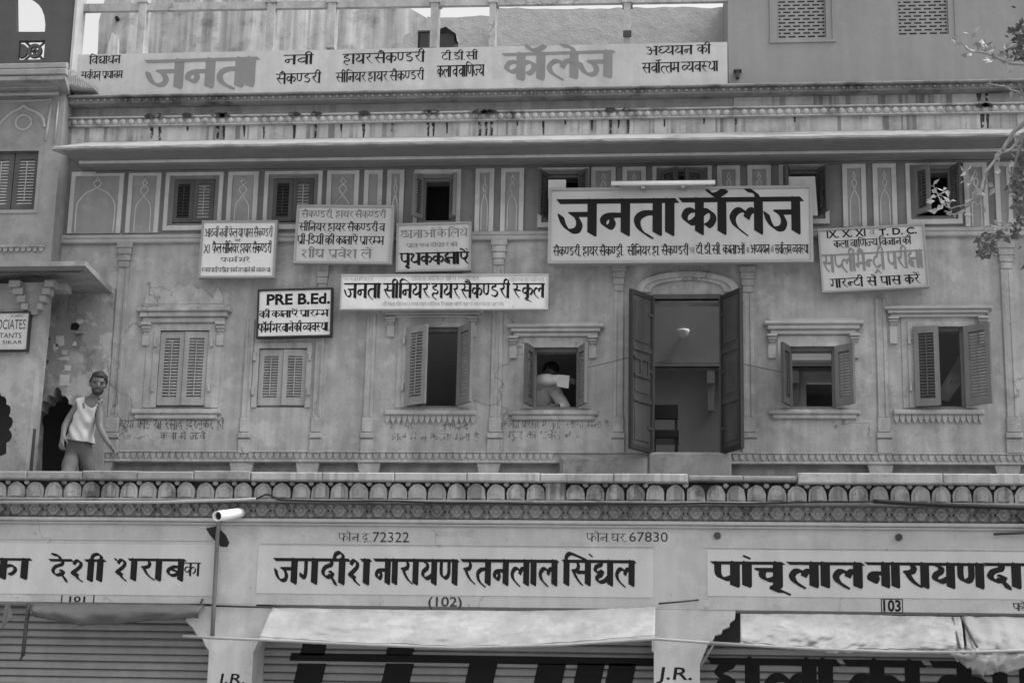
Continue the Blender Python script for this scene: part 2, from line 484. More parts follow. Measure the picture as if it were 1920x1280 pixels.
gl('अ', 1.08, .92, [[(.10, .82), (.24, .96), (.42, .86), (.38, .66), (.22, .58)], [(.22, .58), (.46, .50), (.48, .26), (.30, .10), (.08, .20)], [(.40, .56), (.92, .56)]], head=(.62, 1))
gl('ए', .80, None, [[(.12, 1), (.12, .62), (.24, .44), (.44, .48), (.60, .66)], [(.60, 1), (.60, .60), (.46, .30), (.66, .02)]])
gl('इ', .80, None, [[(.44, 1), (.44, .88), (.20, .82), (.18, .66), (.50, .60), (.52, .44), (.24, .38), (.20, .22), (.44, .14), (.62, -.04)]])
VOW = {'आ': ('अ', 'ा'), 'ओ': ('अ', 'ो'), 'ऐ': ('ए', 'े'), 'औ': ('अ', 'ौ')}
MATRA = set('ािीुूेैोौॉंृँ')


def smooth_path(pts, n=5):
    if len(pts) < 3:
        return pts
    P_ = [pts[0]] + list(pts) + [pts[-1]]
    out = []
    for i in range(1, len(P_) - 2):
        p0, p1, p2, p3 = P_[i - 1], P_[i], P_[i + 1], P_[i + 2]
        for k in range(n):
            t = k / n
            out.append(tuple(0.5 * (2 * p1[c] + (p2[c] - p0[c]) * t + (2 * p0[c] - 5 * p1[c] + 4 * p2[c] - p3[c]) * t * t
                                    + (3 * p1[c] - p0[c] - 3 * p2[c] + p3[c]) * t ** 3) for c in (0, 1)))
    out.append(tuple(pts[-1]))
    return out


def hull(pts):
    pts = sorted(set((round(a, 6), round(b, 6)) for a, b in pts))
    def half(ps):
        h = []
        for p in ps:
            while len(h) > 1 and (h[-1][0] - h[-2][0]) * (p[1] - h[-2][1]) - (h[-1][1] - h[-2][1]) * (p[0] - h[-2][0]) <= 0:
                h.pop()
            h.append(p)
        return h
    a, b = half(pts), half(pts[::-1])
    return a[:-1] + b[:-1]


def compose(s, sp=.40, ex=0.0):
    """text -> (paths, headline spans, total width)"""
    paths, heads = [], []
    x = 0.0
    i, n = 0, len(s)
    word0 = 0.0
    VI = '्'

    def stroke(pts, ox, sm=True):
        paths.append([(a + ox, b) for a, b in (smooth_path(pts) if sm else pts)])

    while i < n:
        c = s[i]
        if c == ' ':
            x += sp
            i += 1
            continue
        if c in '.,':
            paths.append([(x + .08, .02), (x + .13, .02)] if c == '.' else [(x + .1, .04), (x + .04, -.12)])
            x += .26
            i += 1
            continue
        if c in '-–':
            paths.append([(x + .04, .45), (x + .3, .45)])
            x += .38
            i += 1
            continue
        if c == 'ः':
            paths.append([(x + .06, .62), (x + .11, .62)])
            paths.append([(x + .06, .22), (x + .11, .22)])
            x += .24
            i += 1
            continue
        if c in '()':
            sg = 1 if c == '(' else -1
            stroke([(x + .15 + sg * .08, 1.05), (x + .15 - sg * .06, .5), (x + .15 + sg * .08, -.05)], 0)
            x += .34
            i += 1
            continue
        # one syllable
        cl, reph = [], False
        if s[i:i + 2] == 'र' + VI and i + 2 < n and s[i + 2] in GL:
            reph = True
            i += 2
        halant = False
        while i < n:
            if s[i:i + 3] in GL:
                base, i = s[i:i + 3], i + 3
            elif s[i] in VOW:
                base, i = s[i], i + 1
            elif s[i] in GL:
                base, i = s[i], i + 1
            else:
                i += 1
                break
            ra = False
            if s[i:i + 2] == VI + 'र':
                ra = True
                i += 2
            if i < n and s[i] == VI:
                i += 1
                if i < n and s[i] in GL:
                    cl.append((base, True, ra))
                    continue
                halant = True
            cl.append((base, False, ra))
            break
        ms = ''
        while i < n and s[i] in MATRA:
            ms += s[i]
            i += 1
        if cl and cl[-1][0] in VOW:
            b, mm = VOW[cl[-1][0]]
            cl[-1] = (b, False, False)
            ms = mm + ms
        x_start = x
        if 'ि' in ms:
            paths.append([(x + .14, 1), (x + .14, 0)])
            ix = x + .14
            heads.append((x, x + .28 + ex))
            x += .28 + ex
        anchor = x
        for b, half, ra in cl:
            g = GL[b]
            for st in g['st']:
                if half and b == 'स' and len(st) == 2:
                    st = [st[0], (.62, .52)]
                if half and b in ('म', 'न', 'भ') and len(st) > 2:
                    st = [(min(a, .56), q) for a, q in st]
                stroke(st, x)
            w = g['w']
            if g['stem'] is not None:
                sx = x + g['stem']
                if half and b not in ('क', 'फ'):
                    w = g['stem'] - (.10 if b in ('ण',) else .06)
                else:
                    paths.append([(sx, 1), (sx, 0)])
                anchor = sx
            else:
                anchor = x + .44 * g['w'] + .06
            if ra:
                if g['stem'] is not None:
                    paths.append([(anchor, .34), (anchor - .30, .06)])
                else:
                    paths.append([(x + .2, -.22), (x + .4, -.02), (x + .6, -.22)])
            if b == 'प' and False:
                pass
            h0, h1 = g['head'][0], g['head'][1]
            heads.append((x + h0 * w, x + w))
            x += w + (ex if g['stem'] is not None else ex * .5)
        if halant:
            paths.append([(anchor - .06, -.08), (anchor + .12, -.3)])
        if 'ि' in ms:
            stroke([(ix, 1), (ix - .02, 1.18), (ix + .14, 1.33), (ix + .40, 1.28), (anchor, 1.02)], 0)
        for m in ms:
            if m in 'ाीोौॉ':
                paths.append([(x + .12, 1), (x + .12, 0)])
                heads.append((x - .02 - ex, x + .30))
                anchor2 = x + .12
                if m == 'ी':
                    stroke([(anchor2, 1), (anchor2 + .02, 1.2), (anchor2 - .12, 1.33), (anchor2 - .32, 1.24), (anchor2 - .36, 1.02)], 0)
                if m == 'ॉ':
                    stroke([(anchor2 - .42, 1.32), (anchor2 - .30, 1.17), (anchor2 - .12, 1.15), (anchor2 + .10, 1.30)], 0)
                if m in 'ोौ':
                    stroke([(anchor2, 1), (anchor2 - .10, 1.22), (anchor2 - .34, 1.28)], 0)
                    if m == 'ौ':
                        stroke([(anchor2 - .02, 1), (anchor2 - .22, 1.14), (anchor2 - .42, 1.12)], 0)
                anchor = anchor2
                x += .30 + ex
            elif m == 'ु':
                stroke([(anchor, -.02), (anchor + .08, -.16), (anchor - .04, -.28), (anchor - .24, -.24)], 0)
            elif m == 'ू':
                stroke([(anchor + .02, -.02), (anchor - .16, -.10), (anchor - .10, -.20), (anchor + .10, -.22), (anchor + .30, -.34)], 0)
            elif m in 'ेै':
                stroke([(anchor, 1), (anchor - .10, 1.22), (anchor - .36, 1.30)], 0)
                if m == 'ै':
                    stroke([(anchor - .02, 1), (anchor - .24, 1.15), (anchor - .46, 1.14)], 0)
            elif m == 'ृ':
                stroke([(anchor, -.02), (anchor - .16, -.16), (anchor - .04, -.28), (anchor + .12, -.22)], 0)
            elif m in 'ंँ':
                dx = .14 if any(q in ms for q in 'ेैोौ') else (-.02 if not ('ी' in ms or 'ि' in ms) else .12)
                paths.append([(anchor + dx, 1.27), (anchor + dx + .04, 1.25)])
        if reph:
            stroke([(anchor, 1), (anchor - .06, 1.2), (anchor + .10, 1.32), (anchor + .24, 1.24)], 0)
        heads.append((x_start - .03, x_start + .03))
    # join headline pieces
    heads.sort()
    spans = []
    for a, b in heads:
        if spans and a <= spans[-1][1] + .13:
            spans[-1][1] = max(spans[-1][1], b)
        else:
            spans.append([a, b])
    return paths, spans, x


def lettering(mb, s, x0, x1, ztop, zfoot, yf, nib=(.14, -.07), thin=.035, sp=.40, tilt=0.0, slant=0.0, curve=.62, ex=0.0):
    """paint the words on the vertical plane y = yf between x0 and x1"""
    paths, spans, w = compose(s, sp, ex)
    H = ztop - zfoot
    sx = (x1 - x0) / w
    asp = sx / H                       # horizontal squeeze
    ax, ay = nib
    ax = ax / max(asp, .5) ** .5      # keep stems heavy when the word is squeezed
    k = 0

    def put(poly):
        nonlocal k
        k = (k + 1) % 97
        yy = yf - .0008 - k * .00004
        pts = []
        for a, b in poly:
            X = x0 + a * sx + slant * b * H
            pts.append((X, yy, zfoot + b * H + (X - x0) * tilt))
        mb.add(pts, [tuple(range(len(pts)))])

    n_ = math.hypot(ax, ay) or 1
    mx, my = -ay / n_ * thin, ax / n_ * thin
    full = [(sa * ax / 2 + sb * mx / 2, sa * ay / 2 + sb * my / 2) for sa in (-1, 1) for sb in (-1, 1)]
    slim = [(a * curve, b * (.5 + .5 * curve)) for a, b in full]
    for p in paths:
        corners = full if len(p) == 2 and abs(p[0][0] - p[1][0]) < 1e-6 else slim
        for i in range(len(p) - 1):
            a, b = p[i], p[i + 1]
            if abs(a[0] - b[0]) < 1e-9 and abs(a[1] - 1) < 1e-6:      # stem: hang it from the headline
                a = (a[0], 1 + ay / 2 * 0)
            pts = [(a[0] + c[0], a[1] + c[1]) for c in corners] + [(b[0] + c[0], b[1] + c[1]) for c in corners]
            put(hull(pts))
    hh = max(abs(ay), thin) * 1.0
    for a, b in spans:
        put([(a - ax * .35, 1 + hh / 2), (b - ax * .15, 1 + hh / 2), (b + ax * .35, 1 - hh / 2), (a + ax * .15, 1 - hh / 2)][::-1])
    return mb


def latin(mb, s, x0, x1, z0, z1, yf, bold=0.0, tilt=0.0, slant=0.0):
    c = bpy.data.curves.new('word', 'FONT')
    c.body = s
    c.offset = bold
    c.resolution_u = 4
    o = bpy.data.objects.new('word', c)
    COL.objects.link(o)
    dg = bpy.context.evaluated_depsgraph_get()
    me = bpy.data.meshes.new_from_object(o.evaluated_get(dg))
    vs = [v.co.copy() for v in me.vertices]
    xs, ys = [v.x for v in vs], [v.y for v in vs]
    a, b, d, e = min(xs), max(xs), min(ys), max(ys)
    out = []
    for v in vs:
        u, t = (v.x - a) / (b - a), (v.y - d) / (e - d)
        X = x0 + u * (x1 - x0) + slant * t * (z1 - z0)
        out.append((X, yf - .0015, z0 + t * (z1 - z0) + (X - x0) * tilt))
    mb.add(out, [tuple(p.vertices) for p in me.polygons])
    bpy.data.objects.remove(o)
    bpy.data.curves.remove(c)
    bpy.data.meshes.remove(me)
    return mb


def wall_text(parent, items, Y, name='lettering', material=INK):
    """items: (text, px0, px1, headline py, foot py, options) read on the plane Y in photo pixels"""
    for t in items:
        mb = MB()
        s, a, b, h, f = t[:5]
        kw = dict(t[5]) if len(t) > 5 else {}
        x0, x1, z0, z1 = rect(a, h, b, f, Y)
        if kw.pop('latin', False):
            latin(mb, s, x0, x1, z0, z1, Y, **kw)
        else:
            lettering(mb, s, x0, x1, z1, z0, Y, **kw)
        mb.build(name, material, parent)

# ================================================================== ground
g = MB()
g.box(-400, 400, -400, 400, -0.4, 0.0)
tag(g.build('street', GROUND), kind='structure')

# ================================================================== the school building
YP = -1.35                                   # front of the balcony coping
Z_COP = ZL(886, YP)
Z_FLOOR = Z_COP - 0.50
bld = thing('school_building', (0, 0, 0), 'long plastered old townhouse front covered in painted Hindi signs above shops', 'building')

XA, XB = XL(93, 450, 0), XL(206, 700, 0)
XR = XL(2900, 600, 0)
Z_PANEL = ZL(449, 0)                          # string course under the upper windows
Z_EAVE = ZL(303, 0)
Z_CAN = ZL(556, 0, 206)


def loop(r):
    x0, x1, z0, z1 = r
    return [(x0, z0), (x1, z0), (x1, z1), (x0, z1)]


LOW = {  # openings of the balcony floor
    'a': (297, 620, 389, 764), 'b': (484, 653, 574, 764), 'c': (764, 614, 861, 764), 'd': (999, 652, 1086, 766),
    'e': (1480, 650, 1567, 765), 'f': (1713, 613, 1809, 765)}
LOWR = {k: rect(*v, 0) for k, v in LOW.items()}
DOOR = rect(1222, 561, 1354, 850, 0)
UPP = {'a': (325, 336, 401, 418), 'b': (511, 334, 587, 416), 'c': (792, 333, 847, 415), 'd': (1025, 326, 1088, 412),
       'e': (1240, 322, 1318, 410), 'f': (1478, 318, 1537, 406), 'g': (1716, 316, 1785, 406)}
UPPR = {k: rect(*v, 0) for k, v in UPP.items()}
SLOTS = [(203, 438), (467, 562), (590, 678), (705, 902), (930, 1100), (1345, 1635), (1668, 1873), (1907, 2060)]

# lower wall, with its openings and the shallow slots along the foot
holes = [loop(r) for r in LOWR.values()] + [loop(DOOR)]
for a, b in SLOTS:
    x0, x1, z0, z1 = rect(a, 866, b, 884, 0)
    x0 = max(x0, XB + .03)
    z0 -= .12
    holes.append([(x0 + .0, z0), (x1 - .0, z0), (x1 - .05, z1), (x0 + .05, z1)])
m = MB()
outer = [(XA, Z_CAN), (XB, Z_CAN), (XB, Z_FLOOR), (XR, Z_FLOOR), (XR, Z_PANEL), (XA, Z_PANEL)]
m.prism(outer, 0, .32, holes)
m.build('wall', PLASTER, bld)
m = MB()
m.box(XB + .01, XR, .12, .30, Z_FLOOR, ZL(862, 0))
m.build('plinth', PLASTER, bld)

# upper wall with the small windows
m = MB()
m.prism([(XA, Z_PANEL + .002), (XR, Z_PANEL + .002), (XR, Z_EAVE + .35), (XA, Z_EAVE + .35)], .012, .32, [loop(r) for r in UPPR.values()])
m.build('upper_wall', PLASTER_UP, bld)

# string course
zs = ZL(446, 0)
m = MB()
m.bevbox(XA, XR, -.055, .05, zs - .035, zs + .02, .012)
m.bevbox(XA, XR, -.03, .05, zs + .022, zs + .075, .01)
m.build('string_course', TRIM_DULL, bld)

# interior: floor slab, back wall with its own moulding and dark arches, partitions, ceilings
zi = DOOR[2]
YB = 2.6
m = MB()
m.box(XB, XR, .33, 9.0, zi - .25, zi - .004)
m.build('floor_slab', INTERIOR, bld)
zm = ZL(697, YB, 1290)
m = MB()
hs = []
for a, b in ((1130, 1205), (1512, 1600), (1620, 1700)):
    x0, x1, _, _ = rect(a, 700, b, 800, YB)
    hs.append([(x0, zi + .01), (x1, zi + .01), (x1, ZL(714, YB, 1290) - .02), (x0, ZL(714, YB, 1290) - .02)])
xa, xb = XL(1110, 700, YB), XL(1700, 700, YB)
xmid = XL(1432, 700, YB)
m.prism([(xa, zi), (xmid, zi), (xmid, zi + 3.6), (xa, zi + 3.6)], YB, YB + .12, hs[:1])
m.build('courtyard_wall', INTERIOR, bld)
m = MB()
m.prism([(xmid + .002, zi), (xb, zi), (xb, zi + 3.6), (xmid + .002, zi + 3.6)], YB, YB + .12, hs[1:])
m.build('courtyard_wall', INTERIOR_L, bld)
m = MB()
m.box(xa, xb, YB + .9, YB + 1.0, zi, zi + 3.4)
m.box(xa, xb, YB + .13, YB + 1.2, ZL(712, YB, 1290) + .0, ZL(712, YB, 1290) + .12)
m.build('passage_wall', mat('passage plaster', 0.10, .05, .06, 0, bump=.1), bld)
m = MB()
for dz, dy in ((0, .07), (.05, .10), (.10, .06)):
    m.box(xa, xb, YB - dy, YB - .001, zm + dz, zm + dz + .035)
for a in (1333, 1490):
    x = XL(a, 730, YB)
    m.box(x - .05, x + .05, YB - .09, YB - .001, zm - .16, zm - .002)
    m.prism([(x - .05, zm - .16), (x - .035, zm - .5), (x + .035, zm - .5), (x + .05, zm - .16)][::-1], YB - .06, YB - .001)
x0, x1, _, _ = rect(1215, 700, 1490, 800, YB)
m.build('courtyard_moulding', INTERIOR, bld)
# dark rooms beside the open hall, ceilings cut short to let skylight onto the back walls
x1 = XL(1168, 700, .3)
x2 = XL(1662, 700, .3)
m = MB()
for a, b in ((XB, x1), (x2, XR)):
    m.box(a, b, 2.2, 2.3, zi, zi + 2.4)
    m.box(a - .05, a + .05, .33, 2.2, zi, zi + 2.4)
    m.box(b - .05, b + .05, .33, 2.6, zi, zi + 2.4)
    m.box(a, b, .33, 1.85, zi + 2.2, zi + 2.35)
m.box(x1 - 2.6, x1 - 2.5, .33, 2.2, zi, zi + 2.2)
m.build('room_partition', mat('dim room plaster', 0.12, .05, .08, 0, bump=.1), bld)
# loft behind the upper windows
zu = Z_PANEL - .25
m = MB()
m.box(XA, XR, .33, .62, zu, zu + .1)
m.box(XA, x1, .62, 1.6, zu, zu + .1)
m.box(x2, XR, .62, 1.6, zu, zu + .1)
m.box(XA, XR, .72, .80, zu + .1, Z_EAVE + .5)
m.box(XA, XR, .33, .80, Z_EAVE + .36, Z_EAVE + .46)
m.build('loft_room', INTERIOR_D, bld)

# ---------------------------------------------------------- shutters


def shutter(win, hinge_x, w, z0, z1, y, ang, side, material, n=15, slat_mat=None):
    """louvred leaf; side +1 hinges on its left edge, -1 on its right; ang opens it outwards"""
    b = MB()
    h = z1 - z0
    st, t = min(.055, w * .2), .034
    s = side
    b.box(0, s * st, -t / 2, t / 2, 0, h)
    b.box(s * (w - st), s * w, -t / 2, t / 2, 0, h)
    rb = .075 if h > .6 else .05
    b.box(s * st, s * (w - st), -t / 2 + .001, t / 2 - .001, 0, rb)
    b.box(s * st, s * (w - st), -t / 2 + .001, t / 2 - .001, h - rb, h)
    if h > 1.2:
        b.box(s * st, s * (w - st), -t / 2 + .001, t / 2 - .001, h * .48, h * .48 + .05)
    o = b.build('shutter', material, win, local=True)
    pm = wm(win).inverted()
    o.location = pm @ Vector((hinge_x, y, z0))
    o.rotation_euler = (0, 0, -s * ang)
    lv = MB()
    for i in range(n):
        zc = rb + (h - 2 * rb) * (i + .5) / n
        dz = (h - 2 * rb) / n * (.44 if ang < 1.5 else .36)
        fl = 1 if ang < 1.5 else -1
        j = rnd.uniform(-.18, .18) * dz
        x_a, x_b = s * (st - .004), s * (w - st + .004)
        if s < 0: x_a, x_b = x_b, x_a
        vs = []
        for xx, jj in ((x_a, j), (x_b, -j)):
            for yy, zz in ((-.013, -dz), (-.008, -dz - .002), (.014, dz - .002), (.009, dz)):
                vs.append((xx, yy, zc + zz * fl + jj))
        lv.add(vs, [(0, 1, 2, 3)[::-1], (4, 5, 6, 7)] + [(i_, (i_ + 1) % 4, (i_ + 1) % 4 + 4, i_ + 4) for i_ in range(4)])
    lv.box(s * w * .5 - .006, s * w * .5 + .006, (-.022 if ang < 1.5 else .016), (-.016 if ang < 1.5 else .022), rb + .03, h - rb - .03)
    slo = lv.build('louvre', slat_mat or material, o, local=True)
    return o


def hinge_pegs(b, r, y):
    x0, x1, z0, z1 = r
    for xx in (x0 - .055, x1 + .03):
        for q in (.2, .78):
            zz = z0 + (z1 - z0) * q
            b.box(xx, xx + .025, y - .03, y + .01, zz, zz + .09)


def architrave(r, w1, p1, w2=0, p2=0, y=0, top=True, bottom=False):
    x0, x1, z0, z1 = r
    b = MB()
    if w2:
        b.prism([(x0 - w2, z0), (x1 + w2, z0), (x1 + w2, z1 + w2), (x0 - w2, z1 + w2)] if not bottom else
                [(x0 - w2, z0 - w2), (x1 + w2, z0 - w2), (x1 + w2, z1 + w2), (x0 - w2, z1 + w2)], y - p2, y + .01,
                [[(x0 - .001, z0 + (.001 if not bottom else 0)), (x1 + .001, z0 + (.001 if not bottom else 0)), (x1 + .001, z1), (x0 - .001, z1)]])
    lo = z0 - (w1 if bottom else 0)
    b.box(x0 - w1, x0, y - p1, y + .011, lo, z1 + w1)
    b.box(x1, x1 + w1, y - p1, y + .011, lo, z1 + w1)
    b.box(x0, x1, y - p1 + .001, y + .011, z1, z1 + w1)
    if bottom:
        b.box(x0, x1, y - p1 + .001, y + .011, z0 - w1, z0)
    return b


def corbel(b, x, z, w=.10, h=.18, d=.09):
    """stepped bracket hanging under a lintel end"""
    for i, (q, dd, ww) in enumerate(((0, 1.0, 1.0), (.30, .75, .86), (.55, .5, .7), (.8, .3, .56))):
        b.bevbox(x - w * ww / 2, x + w * ww / 2, -d * dd, .01, z - h * (q + .28), z - h * q - .001, .006)


def lintel(b, x0, x1, z0, z1, d=.11):
    h = z1 - z0
    b.bevbox(x0 + .05, x1 - .05, -d * .45, .01, z0, z0 + h * .28, .008)
    b.bevbox(x0 + .02, x1 - .02, -d * .75, .01, z0 + h * .28 + .001, z0 + h * .55, .008)
    b.bevbox(x0 - .02, x1 + .02, -d, .01, z0 + h * .55 + .001, z0 + h * .78, .012)
    b.bevbox(x0 + .04, x1 - .04, -d * .4, .01, z0 + h * .78 + .001, z1, .008)


def low_window(key, lint, corb, sill, scallop=False, blind=None, mats=None, extra=None, arch=(.055, .028, .12, .012), trim=PLASTER):
    r = LOWR[key]
    a = architrave(r, *arch)
    if arch[0]:
        hinge_pegs(a, r, -.03)
    w = a.build('window', trim, bld)
    fr = architrave((r[0] + .03, r[1] - .03, r[2] + .012, r[3] - .03), .028, 0, y=.10)
    fr = MB()
    x0, x1, z0, z1 = r
    for q in ((x0 + .002, x0 + .035, z0 + .002, z1 - .002), (x1 - .035, x1 - .002, z0 + .002, z1 - .002), (x0 + .036, x1 - .036, z1 - .035, z1 - .002), (x0 + .036, x1 - .036, z0 + .002, z0 + .03)):
        fr.box(q[0], q[1], .05, .11, q[2], q[3])
    fr.build('frame', mats or WOOD_MID, w)
    if lint:
        lx0, lx1, lz0, lz1 = rect(*lint, 0)
        b = MB()
        lintel(b, lx0, lx1, lz0, lz1)
        b.build('lintel', TRIM_DULL if key != 'a' else trim, w)
        if corb:
            for px in corb[:2]:
                b = MB()
                x = XL(px, corb[2], 0)
                corbel(b, x, lz0, .11, corb[3] / 175, .09)
                b.box(x - .04, x + .04, -.03, .01, ZL(corb[4], 0, px), lz0 - corb[3] / 175 * 1.09)
                b.build('bracket', TRIM_DULL, w)
    if sill:
        sx0, sx1, sz0, sz1 = rect(*sill, 0)
        b = MB()
        b.bevbox(sx0, sx1, -.05, .01, (sz0 + sz1) / 2, sz1, .012)
        if not scallop:
            b.bevbox(sx0 + .04, sx1 - .04, -.035, .01, sz0, (sz0 + sz1) / 2 - .001, .01)
        else:
            n = int((sx1 - sx0) / .062)
            for i in range(n):
                cx = sx0 + (sx1 - sx0) * (i + .5) / n
                q = (sx1 - sx0) / n * .46
                z = (sz0 + sz1) / 2
                b.prism([(cx - q, z - .001), (cx - q * .9, z - .04), (cx - q * .4, z - .075), (cx, z - .09), (cx + q * .4, z - .075), (cx + q * .9, z - .04), (cx + q, z - .001)], -.022, .01)
        b.build('sill', TRIM_DULL if scallop else trim, w)
    return w, r


R_ = math.radians
# far left, closed pale shutters under a cusped tympanum
w, r = low_window('a', (262, 572, 432, 606), (276, 415, 615, 22, 648), (247, 768, 415, 786), mats=WOOD_PALE, arch=(.07, .02, .15, .012))
hw = (r[1] - r[0]) / 2 - .006
shutter(w, r[0] + .003, hw, r[2] + .03, r[3] - .01, .02, 0, 1, WOOD_PALE, 20)
shutter(w, r[1] - .003, hw, r[2] + .03, r[3] - .01, .02, R_(3), -1, WOOD_PALE, 20)
b = MB()
x0, x1, z0, z1 = rect(283, 533, 408, 571, 0)
pts = []
for i in range(25):
    t = i / 24
    zz = z0 + (z1 - z0) * (math.sin(math.pi * t) ** .7) * (.82 + .18 * abs(math.cos(5 * math.pi * t)))
    pts.append((x0 + (x1 - x0) * t, zz))
b.prism([(x0, z0 - .01)] + pts + [(x1, z0 - .01)], -.025, .01) if False else b.prism(pts[::-1], -.025, .01)
for px in (283, 410):
    x = XL(px, 550, 0)
    b.prism([(x - .06, z0), (x - .05, z0 + .1), (x, z0 + .19), (x + .05, z0 + .1), (x + .06, z0)][::-1], -.03, .01)
b.build('tympanum', PLASTER, w)
# small plain closed window
w, r = low_window('b', None, None, None, mats=WOOD_PALE, arch=(.06, .02, 0, 0), trim=PLASTER)
hw = (r[1] - r[0]) / 2 - .006
shutter(w, r[0] + .003, hw, r[2] + .03, r[3] - .01, .03, 0, 1, WOOD_PALE, 16)
shutter(w, r[1] - .003, hw, r[2] + .03, r[3] - .01, .03, R_(4), -1, WOOD_PALE, 16)
# tall window below the school's long board, leaves swung out
w, r = low_window('c', (722, 581, 905, 597), (734, 888, 598, 14, 632), (722, 770, 893, 788), True)
hw = (r[1] - r[0]) / 2 - .006
shutter(w, r[0] + .003, hw, r[2] + .01, r[3] - .01, -.045, R_(33), 1, mat('worn shutter wood', .25, .12, .12, .16, rough=.75, bump=.2), 22)
shutter(w, r[1] - .003, hw, r[2] + .01, r[3] - .01, -.06, R_(128), -1, WOOD_MID, 22)
# window with the reader
w, r = low_window('d', (955, 605, 1130, 632), (963, 1112, 640, 18, 672), (953, 770, 1122, 788))
hw = (r[1] - r[0]) / 2 - .006
shutter(w, r[0] + .003, hw, r[2] + .01, r[3] - .01, -.05, R_(104), 1, WOOD, 16)
shutter(w, r[1] - .003, hw, r[2] + .01, r[3] - .01, -.06, R_(112), -1, WOOD_MID, 16)
# window right of the door
w, r = low_window('e', (1435, 598, 1614, 628), (1447, 1602, 638, 18, 672), (1440, 769, 1613, 786))
hw = (r[1] - r[0]) / 2 - .006
shutter(w, r[0] + .003, hw, r[2] + .01, r[3] - .01, -.05, R_(112), 1, WOOD, 16)
shutter(w, r[1] - .003, hw, r[2] + .01, r[3] - .01, -.06, R_(138), -1, WOOD_MID, 16)
# far right window with one leaf ajar
w, r = low_window('f', (1660, 573, 1855, 596), (1674, 1842, 600, 16, 645), (1675, 769, 1845, 787), True)
hw = (r[1] - r[0]) / 2 - .006
shutter(w, r[0] + .003, hw, r[2] + .01, r[3] - .01, -.045, R_(14), 1, WOOD_MID, 22, WOOD)
shutter(w, r[1] - .003, hw + .04, r[2] + .01, r[3] - .01, -.06, R_(142), -1, WOOD_MID, 22)

# ---------------------------------------------------------- upper windows
for key, sh in (('a', ((0, WOOD),)), ('b', ((0, WOOD),)), ('c', ((118, WOOD_MID), (112, WOOD_MID))), ('d', ((112, WOOD), (120, WOOD))), ('e', ((40, WOOD), (30, WOOD))), ('f', ((100, WOOD), (116, WOOD))), ('g', ((48, WOOD_MID), (108, WOOD)))):
    r = UPPR[key]
    x0, x1, z0, z1 = r
    # limewashed border
    bx0, bx1, bz0, bz1 = x0 - .10, x1 + .10, z0 - .09, z1 + .09
    b = MB()
    b.prism(loop((bx0, bx1, bz0, bz1)), -.022, .02, [loop((bx0 + .045, bx1 - .045, bz0 + .055, bz1 - .045))])
    w = b.build('window', TRIM, bld)
    b = MB()
    for q in ((x0 + .002, x0 + .03, z0 + .002, z1 - .002), (x1 - .03, x1 - .002, z0 + .002, z1 - .002), (x0 + .031, x1 - .031, z1 - .03, z1 - .002), (x0 + .031, x1 - .031, z0 + .002, z0 + .025)):
        b.box(q[0], q[1], .05, .11, q[2], q[3])
    b.build('frame', WOOD_MID, w)
    hw = (x1 - x0) / 2 - .005
    if len(sh) == 1:
        shutter(w, x0 + .003, hw, z0 + .01, z1 - .01, .015, 0, 1, WOOD, 11, INTERIOR_D)
        shutter(w, x1 - .003, hw, z0 + .01, z1 - .01, .015, R_(2), -1, WOOD, 11, WOOD_PALE)
    else:
        shutter(w, x0 + .003, hw, z0 + .01, z1 - .01, -.045, R_(sh[0][0]), 1, sh[0][1], 12, WOOD)
        shutter(w, x1 - .003, hw, z0 + .01, z1 - .01, -.045, R_(sh[1][0]), -1, sh[1][1], 12, WOOD)

